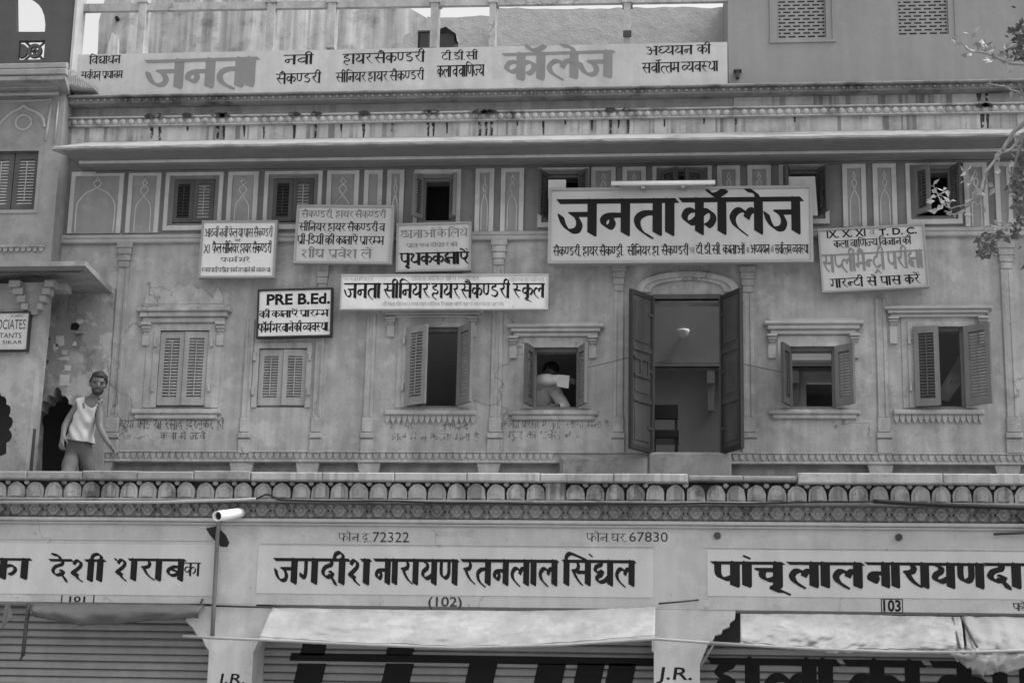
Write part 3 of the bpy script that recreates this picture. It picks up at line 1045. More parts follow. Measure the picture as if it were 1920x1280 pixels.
# ---------------------------------------------------------- blind niches with painted finials
NICHE = [(131, 230, 323, 438, 0), (239, 300, 322, 437, 1), (426, 483, 321, 436, 2), (612, 672, 319, 436, 2), (682, 716, 319, 436, 9), (725, 757, 318, 436, 1), (891, 926, 316, 436, 1), (939, 982, 315, 436, 2),
         (1108, 1154, 313, 430, 2), (1167, 1211, 313, 430, 3), (1345, 1388, 310, 428, 1), (1402, 1446, 310, 428, 1),
         (1580, 1624, 308, 426, 1), (1637, 1681, 307, 425, 1), (1808, 1852, 305, 425, 3), (1866, 1897, 303, 424, 9), (1925, 1970, 302, 423, 1)]
for a, c, y0, y1, kind in NICHE:
    x0, x1, z0, z1 = rect(a, y0, c, y1, 0)
    b = MB()
    bw = .052
    b.prism([(x0, z0), (x0 + bw, z0), (x0 + bw, z1 - bw), (x1 - bw, z1 - bw), (x1 - bw, z0), (x1, z0), (x1, z1), (x0, z1)], -.02, .015)
    n = b.build('blind_niche', TRIM, bld)
    b = MB()
    b.box(x0 + bw + .001, x1 - bw - .001, -.004, .014, z0, z1 - bw - .001)
    b.build('panel', PLASTER_NICHE, n)
    if kind == 9:
        continue
    xm, hw, h = (x0 + x1) / 2, (x1 - x0) / 2 - bw, z1 - z0 - bw
    b = MB()
    yy = -.006
    if kind == 0:
        arch = [(-.86, .0), (-.88, .42), (-.80, .56), (-.5, .70), (-.2, .76), (0, .80)]
        fin = [(0, .80), (-.12, .84), (-.16, .89), (0, .93), (.16, .89), (.12, .84), (0, .80)]
        fin2 = [(-.1, .93), (0, .985), (.1, .93)]
    else:
        arch = [(-.66, .0), (-.64, .40), (-.48, .52), (-.16, .60), (0, .655)]
        fin = [(0, .655), (-.26, .72), (-.30, .77), (0, .82), (.30, .77), (.26, .72), (0, .655)]
        fin2 = [(0, .82), (-.22, .87), (-.05, .92), (0, .97), (.05, .92), (.22, .87), (0, .82)] if kind == 1 else [(-.3, .88), (0, .83), (.3, .88), (.12, .90), (.0, .97), (-.12, .90), (-.3, .88)]
    for path in (arch, [(-p, q) for p, q in arch], fin, fin2):
        sp_ = smooth_path(path, 4) if path is not fin2 else path
        pts = [(xm + p * hw, yy, z0 + q * h) for p, q in sp_]
        b.tube(pts, .0105 if kind == 0 else .009, 6)
    b.build('painted_ornament', TRIM, n)

# ---------------------------------------------------------- pilasters
for px, top, wpx in ((222, 455, 26), (468, 600, 20), (600, 497, 20), (695, 590, 22), (932, 450, 26), (1160, 498, 22), (1403, 500, 24), (1653, 560, 24), (1893, 455, 26)):
    ym = 650
    x = XL(px, ym, 0)
    hw = wpx / 2 / 175
    zt, zb = ZL(top, 0, px), ZL(850, 0, px)
    b = MB()
    if top < 520:
        for i in range(4):
            q = hw * (1.25 - .14 * i)
            b.bevbox(x - q, x + q, -.06 + .009 * i, .01, zt - .075 * (i + 1), zt - .075 * i - .002, .006)
        zt -= .3
    z_b1 = ZL(783, 0, px)
    for s in (-1, 1):
        b.bevbox(x + s * hw * .55 - hw * .3, x + s * hw * .55 + hw * .3, -.022, .01, z_b1, zt - .001, .006)
    b.box(x - hw * .9, x + hw * .9, -.012, .01, z_b1, zt - .001)
    b.bevbox(x - hw * 1.2, x + hw * 1.2, -.04, .01, ZL(822, 0, px), ZL(812, 0, px), .008)
    b.bevbox(x - hw * 1.0, x + hw * 1.0, -.03, .01, ZL(811, 0, px), z_b1 - .001, .008)
    b.bevbox(x - hw * 1.15, x + hw * 1.15, -.025, .01, zb, ZL(823, 0, px), .006)
    b.build('pilaster', PLASTER, bld)

# row of small petals along the foot of the wall
b = MB()
z1, z0 = ZL(852, 0), ZL(863, 0)
b.bevbox(XB, XR, -.016, .01, z0 - .03, z0 - .002, .006)
b.bevbox(XB, XR, -.022, .01, z1 + .012, z1 + .03, .006)
x = XB + .05
while x < XR:
    if not (XL(1040, 860, 0) < x < XL(1375, 860, 0)):
        q = .031
        b.prism([(x - q, z1 + .01), (x - q * .9, z1 - .02), (x - q * .35, z0 + .012), (x, z0), (x + q * .35, z0 + .012), (x + q * .9, z1 - .02), (x + q, z1 + .01)], -.014, .01)
    x += .074
b.build('petal_moulding', PLASTER, bld)
# door step
b = MB()
x0, x1, z0, z1 = rect(1215, 851, 1372, 874, -.25)
b.bevbox(x0, x1, -.10, .0, Z_FLOOR, DOOR[2] - .004, .02)
b.build('door_step', NEIGH_L, bld)
b = MB()
x0, x1, z0, z1 = rect(1048, 852, 1214, 878, -.2)
b.bevbox(x0, x1, -.12, -.001, Z_FLOOR, z1, .04)
b.build('door_step', COPING_OLD, bld)

# ---------------------------------------------------------- the door
x0, x1, z0, z1 = DOOR
b = MB()
for s, e in ((x0 - .002, x0 + .03), (x1 - .03, x1 + .002)):
    b.box(s, e, -.03, .06, z0, z1)
b.box(x0 - .002, x1 + .002, -.032, .062, z1, z1 + .05)
door = b.build('door', WOOD, bld)
lw = (x1 - x0) / 2
for s, hx, ang in ((1, x0, 124), (-1, x1, 120)):
    b = MB()
    h = z1 - z0 + .03
    t = .04
    W = lw + .02
    b.box(0, s * .035, -t / 2, t / 2, 0, h)
    b.box(s * (W - .035), s * W, -t / 2, t / 2, 0, h)
    b.box(s * .036, s * (W - .036), -t / 2, t / 2, 0, .05)
    b.box(s * .036, s * (W - .036), -t / 2, t / 2, h - .05, h)
    o = b.build('leaf', mat('black door paint', .03, .1, .1, .05, rough=.6), door, local=True)
    o.location = (hx, -.05, z0 - .01)
    o.rotation_euler = (0, 0, -s * R_(ang))
    b = MB()
    b.box(s * .035, s * (W - .035), -t / 2 + .01, t / 2 - .01, .05, h - .05)
    for q_ in (.30, .62):
        b.box(s * .036, s * (W - .036), -t / 2 - .004, t / 2 + .004, h * q_, h * q_ + .055)
    for q0, q1 in ((.06, .27), (.36, .59), (.68, .94)):
        b.bevbox(min(s * .07, s * (W - .07)), max(s * .07, s * (W - .07)), -t / 2 + .002, t / 2 - .002, h * q0, h * q1, .012)
    b.build('panel', mat('worn door wood', .06, .18, .16, .3, rough=.7, pits=.4), o, local=True)
    b = MB()
    for q_ in (.14, .5, .86):
        b.box(s * .002, s * .10, -t / 2 - .007, t / 2 + .007, h * q_, h * q_ + .035)
    b.build('hinge', IRON, o, local=True)
    if s == 1:
        b = MB()
        zz = h * .5
        b.box(s * .06, s * (W - .05), -t / 2 - .012, t / 2 + .012, zz + .11, zz + .14)
        b.box(s * .06, s * (W - .05), -t / 2 - .012, t / 2 + .012, zz - .08, zz - .05)
        b.box(s * .08, s * .11, -t / 2 - .012, t / 2 + .012, zz - .05, zz + .11)
        b.box(s * .22, s * .25, -t / 2 - .012, t / 2 + .012, zz - .05, zz + .11)
        b.build('bolt_plate', IRON, o, local=True)
# segmental arch over the door
xa, xb = XL(1194, 545, 0), XL(1384, 545, 0)
zb, zt = ZL(549, 0, 1290), ZL(512, 0, 1290)
xm, hw, h = (xa + xb) / 2, (xb - xa) / 2, zt - zb
b = MB()
def seg(k0, k1, y0):
    o_, i_ = [], []
    for i in range(25):
        an = math.pi * i / 24
        o_.append((xm + hw * k0 * math.cos(an), zb + h * k0 * math.sin(an) ** .8))
        i_.append((xm + hw * k1 * math.cos(an), zb + h * (k1 - .12) * math.sin(an) ** .8))
    b.prism(o_ + i_[::-1], y0, .01)
seg(1.0, .86, -.07)
seg(.859, .72, -.045)
b.build('arch_moulding', PLASTER, door)

# ---------------------------------------------------------- eave (chajja) and mouldings
YE = -.72
zl0, zl1 = ZL(267, YE), ZL(263, YE)
xl = XL(97, 272, YE)
b = MB()
ns = 170
vs, fs = [], []
zbk = ZL(250, -.1) + .02
for i in range(ns + 1):
    t = i / ns
    x = xl + (XR - xl) * t
    xb_ = xl + .35 + (XR - xl - .35) * t
    j1 = noise.noise(Vector((x * 2.1, 0, 0))) * .010 + noise.noise(Vector((x * 9, 5, 0))) * .007
    j2 = noise.noise(Vector((x * 3.3, 9, 0))) * .010 + max(0, noise.noise(Vector((x * 7, 2, 3))) - .25) * .035
    vs += [(x, YE + j1 * .6, zl1 + j1), (x, YE + j2 * .6, zl0 + j2), (x, YE + .06, zl0 - .005), (xb_, 0, zl0 + .015), (xb_, 0, zbk)]
for i in range(ns):
    o = i * 5
    for k in range(5):
        n = (k + 1) % 5
        fs.append((o + k, o + n, o + n + 5, o + k + 5))
fs += [(0, 4, 3, 2, 1), tuple(ns * 5 + k for k in range(5))]
b.add(vs, fs)
b.build('eave', EAVE, bld)
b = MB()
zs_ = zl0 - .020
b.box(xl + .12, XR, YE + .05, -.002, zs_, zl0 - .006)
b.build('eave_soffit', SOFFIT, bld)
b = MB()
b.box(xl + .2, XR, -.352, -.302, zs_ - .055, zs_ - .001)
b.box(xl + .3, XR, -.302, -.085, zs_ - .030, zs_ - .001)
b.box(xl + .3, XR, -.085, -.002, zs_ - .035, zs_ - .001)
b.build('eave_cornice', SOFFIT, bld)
b = MB()
b.bevbox(xl + .2, XR, -.375, -.353, zs_ - .030, zs_ - .001, .004)
b.bevbox(xl + .3, XR, -.105, -.086, zs_ - .030, zs_ - .004, .004)
b.build('eave_fillet', TRIM, bld)

XC = XL(118, 215, -.1)
YF = -.10
b = MB()
b.box(XC, XR, YF, .30, zl1 + .2, ZL(218, YF))
b.build('drip_frieze', FRIEZE, bld)
zb = ZL(213, -.2)
b = MB()
b.bevbox(XC, XR, -.17, .3, zb + .037, zb + .055, .006)
b.bevbox(XC, XR, -.15, .3, zb - .058, zb - .043, .005)
b.box(XC, XR, -.13, .3, zb - .044, zb + .034)
x = XC + .06
while x < XR:
    b.ball((x, -.13, zb - .005), .042, .04, .042, 8, 5)
    x += .098
b.build('bead_moulding', BEAD, bld)
b = MB()
xq = XL(1376, 185, -.05)
b.box(XC, xq, -.04, .3, zb + .056, ZL(170, -.04))
b.build('recessed_band', BAND, bld)
b = MB()
b.box(xq + .002, XR, -.055, .3, zb + .056, ZL(170, -.04))
b.build('streaked_band', FRIEZE, bld)
def stain(pts_px, Y, parent):
    b = MB()
    b.prism([(P(a, c, Y).x, P(a, c, Y).z) for a, c in pts_px], Y - .002, Y - .001, back=False)
    b.build('rain_stain', DRIP, parent)


for a, n, ln in ((285, 3, 30), (300, 2, 36), (352, 2, 16), (408, 3, 34), (420, 2, 38), (458, 1, 30), (495, 1, 34), (552, 2, 36), (592, 2, 34), (640, 1, 22), (682, 2, 36), (735, 1, 24), (803, 2, 38), (813, 2, 34), (838, 1, 28), (900, 3, 38),
                 (912, 2, 36), (922, 2, 38), (970, 1, 14), (1019, 1, 36), (1060, 1, 14), (1110, 1, 26), (1145, 2, 36), (1160, 1, 22), (1178, 2, 34), (1246, 1, 20), (1320, 1, 16), (1380, 1, 18), (1490, 1, 14), (1842, 4, 40), (1852, 2, 36)):
    yb = ZL(224, YF) 
    py0 = 223 + (960 - a) * .0125
    w_ = 1.3 + n * .7
    k_ = [(a - w_, py0), (a - w_ * 1.1, py0 + ln * .3), (a - w_ * .7, py0 + ln * .6), (a - w_ * .8, py0 + ln * .85), (a, py0 + ln), (a + w_ * .6, py0 + ln * .8), (a + w_ * .9, py0 + ln * .5), (a + w_, py0)]
    stain([(p + rnd.uniform(-.5, .5), q_) for p, q_ in k_], YF, bld)
    if n > 1:
        py1 = py0 - 14
        r_ = 5 + n * 3
        stain([(a + r_ * math.cos(t_) * rnd.uniform(.8, 1.25), py1 + 5.0 * math.sin(t_) * rnd.uniform(.7, 1.2)) for t_ in [2 * math.pi * i / 14 for i in range(14)]], -.18, bld)
for a, n in ((1836, 3), (1850, 2)):
    stain([(a - n * 1.6, 160), (a - n * 1.8, 178), (a - n, 190), (a + n * .8, 190), (a + n * 1.5, 176), (a + n * 1.6, 160)], -.057, bld)
zc_ = ZL(171, -.3)
b = MB()
b.bevbox(XC + .1, XR, -.22, .3, zc_ - .028, zc_ - .018, .004)
b.box(XC + .1, XR, -.2, .3, zc_ - .017, zc_ + .035)
b.bevbox(XC + .1, XR, -.26, .3, zc_ + .036, zc_ + .062, .008)
x = XC + .2
while x < XR:
    b.ball((x, -.2, zc_ + .008), .028, .035, .025, 7, 4)
    x += .083
b.build('bead_cornice', CORNICE, bld)

# ---------------------------------------------------------- whitewashed lettering band, posts and rail of the roof terrace
YS = -.16
XS0, XS1 = XL(143, 130, YS), XL(1364, 110, YS)
zs1, zs0 = ZL(88, YS), zc_ + .07
b = MB()
b.prism([(XS0, zs0), (XS1, zs0), (XS1, ZL(79, YS, 1364)), (XS0, ZL(103, YS, 143))], YS, .10)
band = b.build('lettering_band', SIGNBAND, bld)
T = [('विद्याधन', 168, 226, 106, 120), ('सर्वधन् प्रधानम', 152, 230, 135, 148, dict(sp=.3)), ('नवी', 533, 588, 104, 121), ('सैकण्डरी', 518, 602, 139, 157), ('हायर सैकण्डरी', 643, 797, 101, 119, dict(sp=.15)),
     ('सीनियर हायर सैकण्डरी', 630, 795, 136, 153, dict(sp=.2)), ('टी.डी.सी', 828, 896, 99, 113), ('कला व वाणिज्य', 820, 908, 124, 144, dict(sp=.15)), ('अध्ययन की', 1212, 1333, 87, 103), ('सर्वोत्तम व्यवस्था', 1204, 1347, 118, 136, dict(sp=.2))]
T = [t[:5] + (dict(nib=(.17, -.10), thin=.06, tilt=.012, **(t[5] if len(t) > 5 else {})),) for t in T]
wall_text(band, T, YS, 'lettering', INK)
wall_text(band, [('जनता', 276, 482, 114, 163, dict(nib=(.25, -.12), thin=.1, tilt=.012)), ('कॉलेज', 946, 1150, 101, 147, dict(nib=(.25, -.12), thin=.1, tilt=.012))], YS, 'grey_lettering', INK_RED)
ZR = ZL(14, YS, 400)
b = MB()
b.prism([(XL(150, 18, -.1), ZL(23, -.1, 150)), (XL(1364, 0, -.1), ZL(4, -.1, 1364)), (XL(1364, 0, -.1), ZL(-7, -.1, 1364)), (XL(150, 18, -.1), ZL(9, -.1, 150))], -.12, -.06)
rail = b.build('terrace_rail', PLASTER, bld)
for i, (px, wp, pt) in enumerate(((139, 21, -30), (267, 15, -20), (508, 17, -20), (622, 17, -25), (815, 15, -25), (924, 12, -25), (1176, 14, -25))):
    x = XL(px, 50, -.1)
    hw = wp / 350
    b = MB()
    b.box(x - hw, x + hw, -.145, .03, ZL(104 if px < 600 else 92, -.1, px), ZL(pt, -.1, px), .004)
    b.box(x - hw - .02, x + hw + .02, -.16, .045, ZL(8, -.1, px), ZL(3, -.1, px))
    b.build('terrace_post', PLASTER if i else TRIM_DULL, bld)
b = MB()
x = XL(1176, 70, -.1)
b.box(x - .045, x + .05, -.17, -.146, ZL(73, -.1, 1176), ZL(62, -.1, 1176))
b.box(XL(1383, 140, YS) - .02, XL(1383, 140, YS) + .02, YS - .04, YS + .06, ZL(147, YS, 1383), ZL(134, YS, 1383))
b.box(XL(1383, 140, YS) - .045, XL(1383, 140, YS) + .045, YS - .05, YS + .07, ZL(135, YS, 1383), ZL(133, YS, 1383))
b.build('iron_stub', IRON, bld)

# ================================================================== roof-top masses
YT = 3.2
def ragged(x0, z0, x1, z1, n, amp):
    return [(x0 + (x1 - x0) * i / n, z0 + (z1 - z0) * i / n + rnd.uniform(-amp, amp)) for i in range(n + 1)]
b = MB()
x0, x1 = XL(190, 60, YT), XL(790, 60, YT)
zlow = ZL(175, YT, 500)
top = ragged(XL(760, 10, YT), ZL(-30, YT, 760), x0 + .1, ZL(-60, YT, 190), 10, .03)
b.prism([(x0, zlow), (x1 + .3, zlow), (x1 + .25, ZL(62, YT, 830)), (XL(800, 30, YT), ZL(34, YT, 800)), (XL(775, 22, YT), ZL(20, YT, 770)), (XL(757, 22, YT), ZL(8, YT, 757))] + top + [(x0 - .05, ZL(40, YT, 190))], YT, YT + .4)
b.prism([(XL(205, 60, YT), ZL(110, YT, 205)), (XL(228, 60, YT), ZL(110, YT, 228)), (XL(226, 60, YT), ZL(76, YT, 226)), (XL(215, 60, YT), ZL(66, YT, 215))], YT - .1, YT - .002)
w = b.build('stained_wall', STAINED)
tag(w, 'tall rain-streaked plaster wall standing behind the roof terrace posts at left', 'wall')
b = MB()
b.tube([(XL(220, 37, YT - .02), YT - .06, ZL(37, YT, 220)), (XL(220, 37, YT - .02), YT + .05, ZL(37, YT, 220))], .028, 10)
b.build('spout_hole', BLACK, w)
YQ = 2.2
b = MB()
xa, xb = XL(918, 60, YQ), XL(1368, 60, YQ)
b.prism([(xa, ZL(150, YQ, 1140)), (xb, ZL(150, YQ, 1140))] + ragged(xb, ZL(14, YQ, 1364), xa, ZL(17, YQ, 924), 26, .018), YQ, YQ + .35)
tag(b.build('rubble_wall', ROUGHWALL), 'broad rough grey rubble wall standing behind the roof terrace at right', 'wall')
b = MB()
YQ2 = 2.7
xa, xb = XL(800, 60, YQ2), XL(930, 60, YQ2)
b.prism([(xa, ZL(150, YQ2, 860)), (xb, ZL(150, YQ2, 860))] + ragged(xb, ZL(29, YQ2, 925), xa, ZL(33, YQ2, 810), 9, .015), YQ2, YQ2 + .3)
tag(b.build('low_wall', ROUGHWALL), 'narrow lower rough wall between the stained wall and the broad rubble wall', 'wall')
# covered tins on the terrace
YO = 1.2
for lab, (a, c, y0, y1), lid in (('dark square tin standing on the roof terrace left of a post', (785, 806, 60, 92), 0), ('dark tin with a crumpled lid on the roof terrace right of a post', (818, 853, 62, 92), 1)):
    x0, x1, z0, z1 = rect(a, y0, c, y1, YO)
    b = MB()
    b.bevbox(x0, x1, YO, YO + .3, z0 - .5, z1, .02)
    t = thing('storage_tin', ((x0 + x1) / 2, YO, z0 - .5), lab, 'tin', 'dark tins on the roof terrace')
    b.build('body', INTERIOR_D, t)
    b = MB()
    if lid:
        b.add([(x0 - .02, YO - .02, z1 + .02), ((x0 + x1) / 2, YO - .03, z1 + .07), (x1 + .01, YO - .02, z1 - .02), (x1 + .02, YO + .32, z1), ((x0 + x1) / 2, YO + .3, z1 + .1), (x0, YO + .3, z1 + .05),
               (x1 + .03, YO - .01, z1 - .12)], [(0, 1, 4, 5), (1, 2, 3, 4), (2, 6, 3)])
    else:
        b.bevbox(x0 - .015, x1 + .015, YO - .015, YO + .31, z1 + .001, z1 + .03, .01)
    b.build('lid', CORNICE, t)
b = MB()
x0, x1, z0, z1 = rect(752, 62, 783, 92, YO)
b.prism([(x0, z0 - .5), (x1, z0 - .5), (x1, z1 + .01), (x1 - .06, z1 + .03), (x0 + .04, z1 - .02), (x0 + .02, z1 - .06)], YO + .02, YO + .1)
tag(b.build('stone_slab', ROUGHWALL), 'pale stone slab leaning beside the dark square tin on the terrace', 'slab')

# right: cement room with two pierced grilles
YK = -.13
b = MB()
x0, zK0, zK1 = XL(1365, 60, YK), zc_ + .076, ZL(-160, YK, 1600)
gr = [rect(1457, -40, 1548, 71, YK), rect(1682, -46, 1777, 65, YK)]
b.prism([(x0, zK0), (XR, zK0), (XR, zK1), (x0, zK1)], YK, YK + .25, [loop(q) for q in gr])
b.box(x0, XR, YK + .25, YK + .9, zK1 - .1, zK1)
b.box(x0, x0 + .15, YK + .25, 3.0, zK0, zK1)
room = tag(b.build('rooftop_room', CEMENT), 'plain cement rooftop room with two pierced brick grilles above the cornice', 'building')
for q in gr:
    gx0, gx1, gz0, gz1 = q
    rows = 17
    rh = (gz1 - gz0) / rows
    hs = []
    cw = (gx1 - gx0) / 5
    for i in range(rows):
        z = gz0 + rh * i + rh * .27
        off = 0 if i % 2 == 0 else .5
        for k in range(-1, 6):
            a, c = gx0 + cw * (k + off) + cw * .14, gx0 + cw * (k + off) + cw * .86
            a, c = max(a, gx0 + .015), min(c, gx1 - .015)
            if c - a > .02:
                hs.append([(a, z), (c, z), (c, z + rh * .46), (a, z + rh * .46)])
    b = MB()
    b.prism(loop((gx0 + .002, gx1 - .002, gz0 + .002, gz1 - .002)), YK + .02, YK + .06, hs)
    b.build('grille', CEMENT, room)
b = MB()
for q in gr:
    b.box(q[0] - .05, q[1] + .05, YK + .26, YK + .3, q[2] - .05, q[3] + .05)
b.build('grille_void', BLACK, room)  # black sheets paint in the dark inside behind the grilles
b = MB()
b.box(gr[0][0] - .09, gr[0][1] + .11, YK - .012, YK - .001, gr[0][2] - .06, gr[0][2] - .03)
b.box(gr[0][1] + .07, gr[0][1] + .085, YK - .010, YK - .001, gr[0][2] - .029, gr[0][3])
b.box(gr[0][0] - .085, gr[0][0] - .07, YK - .010, YK - .001, gr[0][2] - .029, gr[0][3])
b.box(gr[1][1] + .07, gr[1][1] + .08, YK - .010, YK - .001, gr[1][2] - .06, gr[1][3])
b.build('grille_border', CEMENT, room)

# ================================================================== balcony parapet (part of the school building)
XLL = XL(-260, 900, YP)
XRR = XL(2900, 900, YP)
YA = -1.28
YFA = -1.20                                      # shop fascia face
xj = XL(470, 893, YP)
xk1, xk2 = XL(1290, 893, YP), XL(1496, 893, YP)
zb = ZL(902, YP)
b = MB()
b.box(XLL, XRR, -1.0, .02, Z_FLOOR - .15, Z_FLOOR)
b.build('balcony_floor', COPING_OLD, bld)
b = MB()
def slab(x0, x1, za, zb_, n, j, mt=COPING):
    e = (x1 - x0) / n
    for i in range(n):
        b = MB()
        b.bevbox(x0 + e * i + .002, x0 + e * (i + 1) - .002, YP + rnd.uniform(-j, j), YP + .3, za, zb_ + rnd.uniform(-j, j) * .5, .012)
        b.build('coping_slab', mt, bld)
slab(xj, xk1, zb, Z_COP, 6, .006)
slab(xk2, XRR, zb - .004, Z_COP + .012, 5, .006)
slab(XLL, xj - .005, zb + .002, Z_COP + .004, 7, .02, COPING_OLD)
slab(xk1 + .003, xk2 - .003, zb + .02, Z_COP - .015, 2, .012, COPING_OLD)
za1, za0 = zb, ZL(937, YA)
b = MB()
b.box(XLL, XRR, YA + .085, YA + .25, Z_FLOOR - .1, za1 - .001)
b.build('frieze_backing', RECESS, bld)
b = MB()
pitch = 37.6 / 187.0
x = XLL + .05
k = 0
while x < XRR:
    if not (XL(1018, 920, YA) < x < XL(1068, 920, YA)):
        hw = pitch * .455
        h = za1 - za0
        tp = [(x - hw, za0 + .004), (x + hw, za0 + .004), (x + hw, za0 + h * .42), (x + hw * .86, za0 + h * .66), (x + hw * .5, za0 + h * .85), (x, za0 + h * .93),
              (x - hw * .5, za0 + h * .85), (x - hw * .86, za0 + h * .66), (x - hw, za0 + h * .42)]
        jj = rnd.uniform(-.014, .014)
        tp = [(a_ + rnd.uniform(-.005, .005), c_ + rnd.uniform(-.006, .004)) for a_, c_ in tp]
        b.prism(tp, YA + jj, YA + .10)
        ip = [(x + (px_ - x) * .62, za0 + .01 + (pz - za0) * .74) for px_, pz in tp]
        b.prism(ip, YA - .012 + jj, YA + .01)
        if rnd.random() < .12:
            x += pitch
            continue
        bx = x + pitch / 2
        b.ball((bx, YA + .02, za1 - h * .10), .032, .03, .028, 8, 5)
    else:
        b.box(x - pitch * .5, x + pitch * .5, YA + .01, YA + .06, za0 + .004, za1 - .004)
    x += pitch
    k += 1
b.build('arch_frieze', ARCHES, bld)
zl = ZL(941, YA - .04)
b = MB()
b.bevbox(XLL, XRR, YA - .05, YA + .2, zl - .008, zl + .02, .008)
b.build('ledge', COPING_OLD, bld)
zf1, zf0 = zl - .009, ZL(972, YFA - .04)
b = MB()
b.box(XLL, XRR, YFA - .01, YFA + .2, zf0, zf1)
x = XLL + .05
h = zf1 - zf0
while x < XRR:
    zc2 = zf0 + h * .48
    s = .066
    b.prism([(x - s * 1.1, zc2), (x - s * .7, zc2 - s * .35), (x - s * .5, zc2 - s * .8), (x, zc2 - s * 1.0), (x + s * .5, zc2 - s * .8), (x + s * .7, zc2 - s * .35), (x + s * 1.1, zc2),
             (x + s * .7, zc2 + s * .35), (x + s * .5, zc2 + s * .8), (x, zc2 + s * 1.0), (x - s * .5, zc2 + s * .8), (x - s * .7, zc2 + s * .35)], YFA - .04, YFA - .009)
    b.ball((x, YFA - .04, zc2), .03, .02, .03, 8, 5)
    bx = x + pitch / 2
    b.ball((bx, YFA - .01, zf1 - .02), .04, .03, .03, 8, 5)
    b.ball((bx, YFA - .01, zf0 + .02), .04, .03, .03, 8, 5)
    x += pitch
b.build('star_frieze', LOWFRIEZE, bld)
b = MB()
x = XLL + .05 + pitch / 2
while x < XRR:
    b.box(x - .030, x - .014, YFA - .014, YFA - .0101, zf0 + h * .40, zf0 + h * .54)
    b.box(x + .014, x + .030, YFA - .014, YFA - .0101, zf0 + h * .40, zf0 + h * .54)
    x += pitch
b.build('frieze_slit', BLACK, bld)
zm1, zm0 = zf0 - .002, ZL(987, YFA - .03)
b = MB()
b.bevbox(XLL, XRR, YFA - .06, YFA + .1, zm1 - .05, zm1 - .012, .01)
b.bevbox(XLL, XRR, YFA - .035, YFA + .1, zm0, zm1 - .051, .01)
b.build('fascia_moulding', SHOPWALL, bld)

# ================================================================== shop front
zfb = ZL(1138, YFA)
b = MB()
b.box(XLL, XRR, YFA, YFA + .35, zfb, zm0 - .001)
b.build('shop_fascia', SHOPWALL, bld)
PIL = [(393, 476), (1226, 1312), (2010, 2090), (2700, 2790)]
YSH = -.72
pils = []
for a, c in PIL:
    x0, x1 = XL(a, 1200, YFA), XL(c, 1200, YFA)
    b = MB()
    b.box(x0, x1, YFA + .002, YSH + .2, 0.0, zfb - .001)
    pils.append(b.build('shop_pillar', PILLAR, bld))
b = MB()
b.box(XLL, XRR, -1.16, -.3, 0.0, .42)
b.build('shop_plinth', COPING_OLD, bld)
for (a, y0, c, y1), items in (((-300, 1018, 402, 1113), [('का', -22, 62, 1048, 1083), ('देशी', 94, 200, 1050, 1087), ('शराब', 216, 350, 1049, 1086)]),
                               ((482, 1026, 1224, 1116), [('जगदीश', 516, 698, 1049, 1092), ('नारायण', 703, 862, 1050, 1093), ('रतनलाल', 867, 1049, 1051, 1094), ('सिंद्यल', 1057, 1194, 1052, 1095)]),
                               ((1326, 1033, 2060, 1121), [('पांचू', 1338, 1474, 1055, 1097), ('लाल', 1481, 1623, 1056, 1098), ('नारायण', 1627, 1850, 1057, 1099), ('दास', 1850, 1985, 1058, 1100)])):
    x0, x1, z0, z1 = rect(a, y0, c, y1, YFA)
    b = MB()
    b.bevbox(x0, x1, YFA - .005, YFA + .01, z0, z1, .002)
    p = b.build('sign_panel', SHOPSIGN, bld)
    wide = a > 1300
    kw = dict(nib=(.26 if not wide else .32, -.14), thin=.08 if not wide else .10, ex=.10, curve=.55 if not wide else .72)
    wall_text(p, [t + (kw,) for t in items], YFA - .0055, 'lettering')
    if a < 0:
        wall_text(p, [('का', 345, 376, 1055, 1079, dict(nib=(.16, -.08)))], YFA - .0055, 'small_lettering')
fas = bld
wall_text(bld, [('फोन.दू.', 634, 697, 1000, 1014, dict(nib=(.10, -.06), thin=.06)), ('फोन.घर.', 1099, 1178, 1000, 1015, dict(nib=(.10, -.06), thin=.06)),
                ('72322', 699, 767, 997, 1016, dict(latin=True)), ('67830', 1180, 1252, 997, 1015, dict(latin=True)), ('(102)', 803, 866, 1118, 1142, dict(latin=True, bold=.012)),
                ('फोन', 1899, 1940, 1131, 1144, dict(nib=(.2, -.1), thin=.08))], YFA - .001, 'phone_lettering', INK_SOFT)
wall_text(bld, [('101', 130, 160, 1117, 1128, dict(latin=True, bold=.02)), ('103', 1656, 1689, 1124, 1146, dict(latin=True, bold=.03))], YFA - .001, 'shop_number', INK)
wall_text(bld, [('जय माता दी', 818, 888, 997, 1007, dict(nib=(.1, -.06)))], YFA - .001, 'faded_lettering', INK_PALE)
for pil, jr in zip(pils, (('J.R.', 406, 458, 1262, 1287, dict(latin=True, bold=.01, slant=.15)), ('J.R.', 1230, 1296, 1250, 1281, dict(latin=True, bold=.01, slant=.15)))):
    wall_text(pil, [jr], YFA + .001, 'initials', INK)
b = MB()
x0, x1, z0, z1 = rect(1652, 1122, 1693, 1149, YFA)
b.prism(loop((x0, x1, z0, z1)), YFA - .003, YFA, [loop((x0 + .008, x1 - .008, z0 + .008, z1 - .008))])
for px in (116, 176):
    x = XL(px, 1122, YFA)
    b.box(x - .006, x + .006, YFA - .003, YFA, ZL(1129, YFA, px), ZL(1115, YFA, px))
b.build('number_border', INK, bld)
for px, py in ((1345, 1004), (1685, 1007)):
    b = MB()
    p = P(px, py, YFA)
    b.tube([(p.x, YFA - .03, p.z), (p.x, YFA + .02, p.z)], .035, 10)
    b.build('bolt_stub', IRON, bld)
b = MB()
cx, cz = P(412, 1003, YFA).x, P(412, 1003, YFA).z
pts = [(386, 990), (405, 986), (414, 993), (424, 1003), (430, 1017), (426, 1025), (414, 1024), (404, 1014), (394, 1003)]
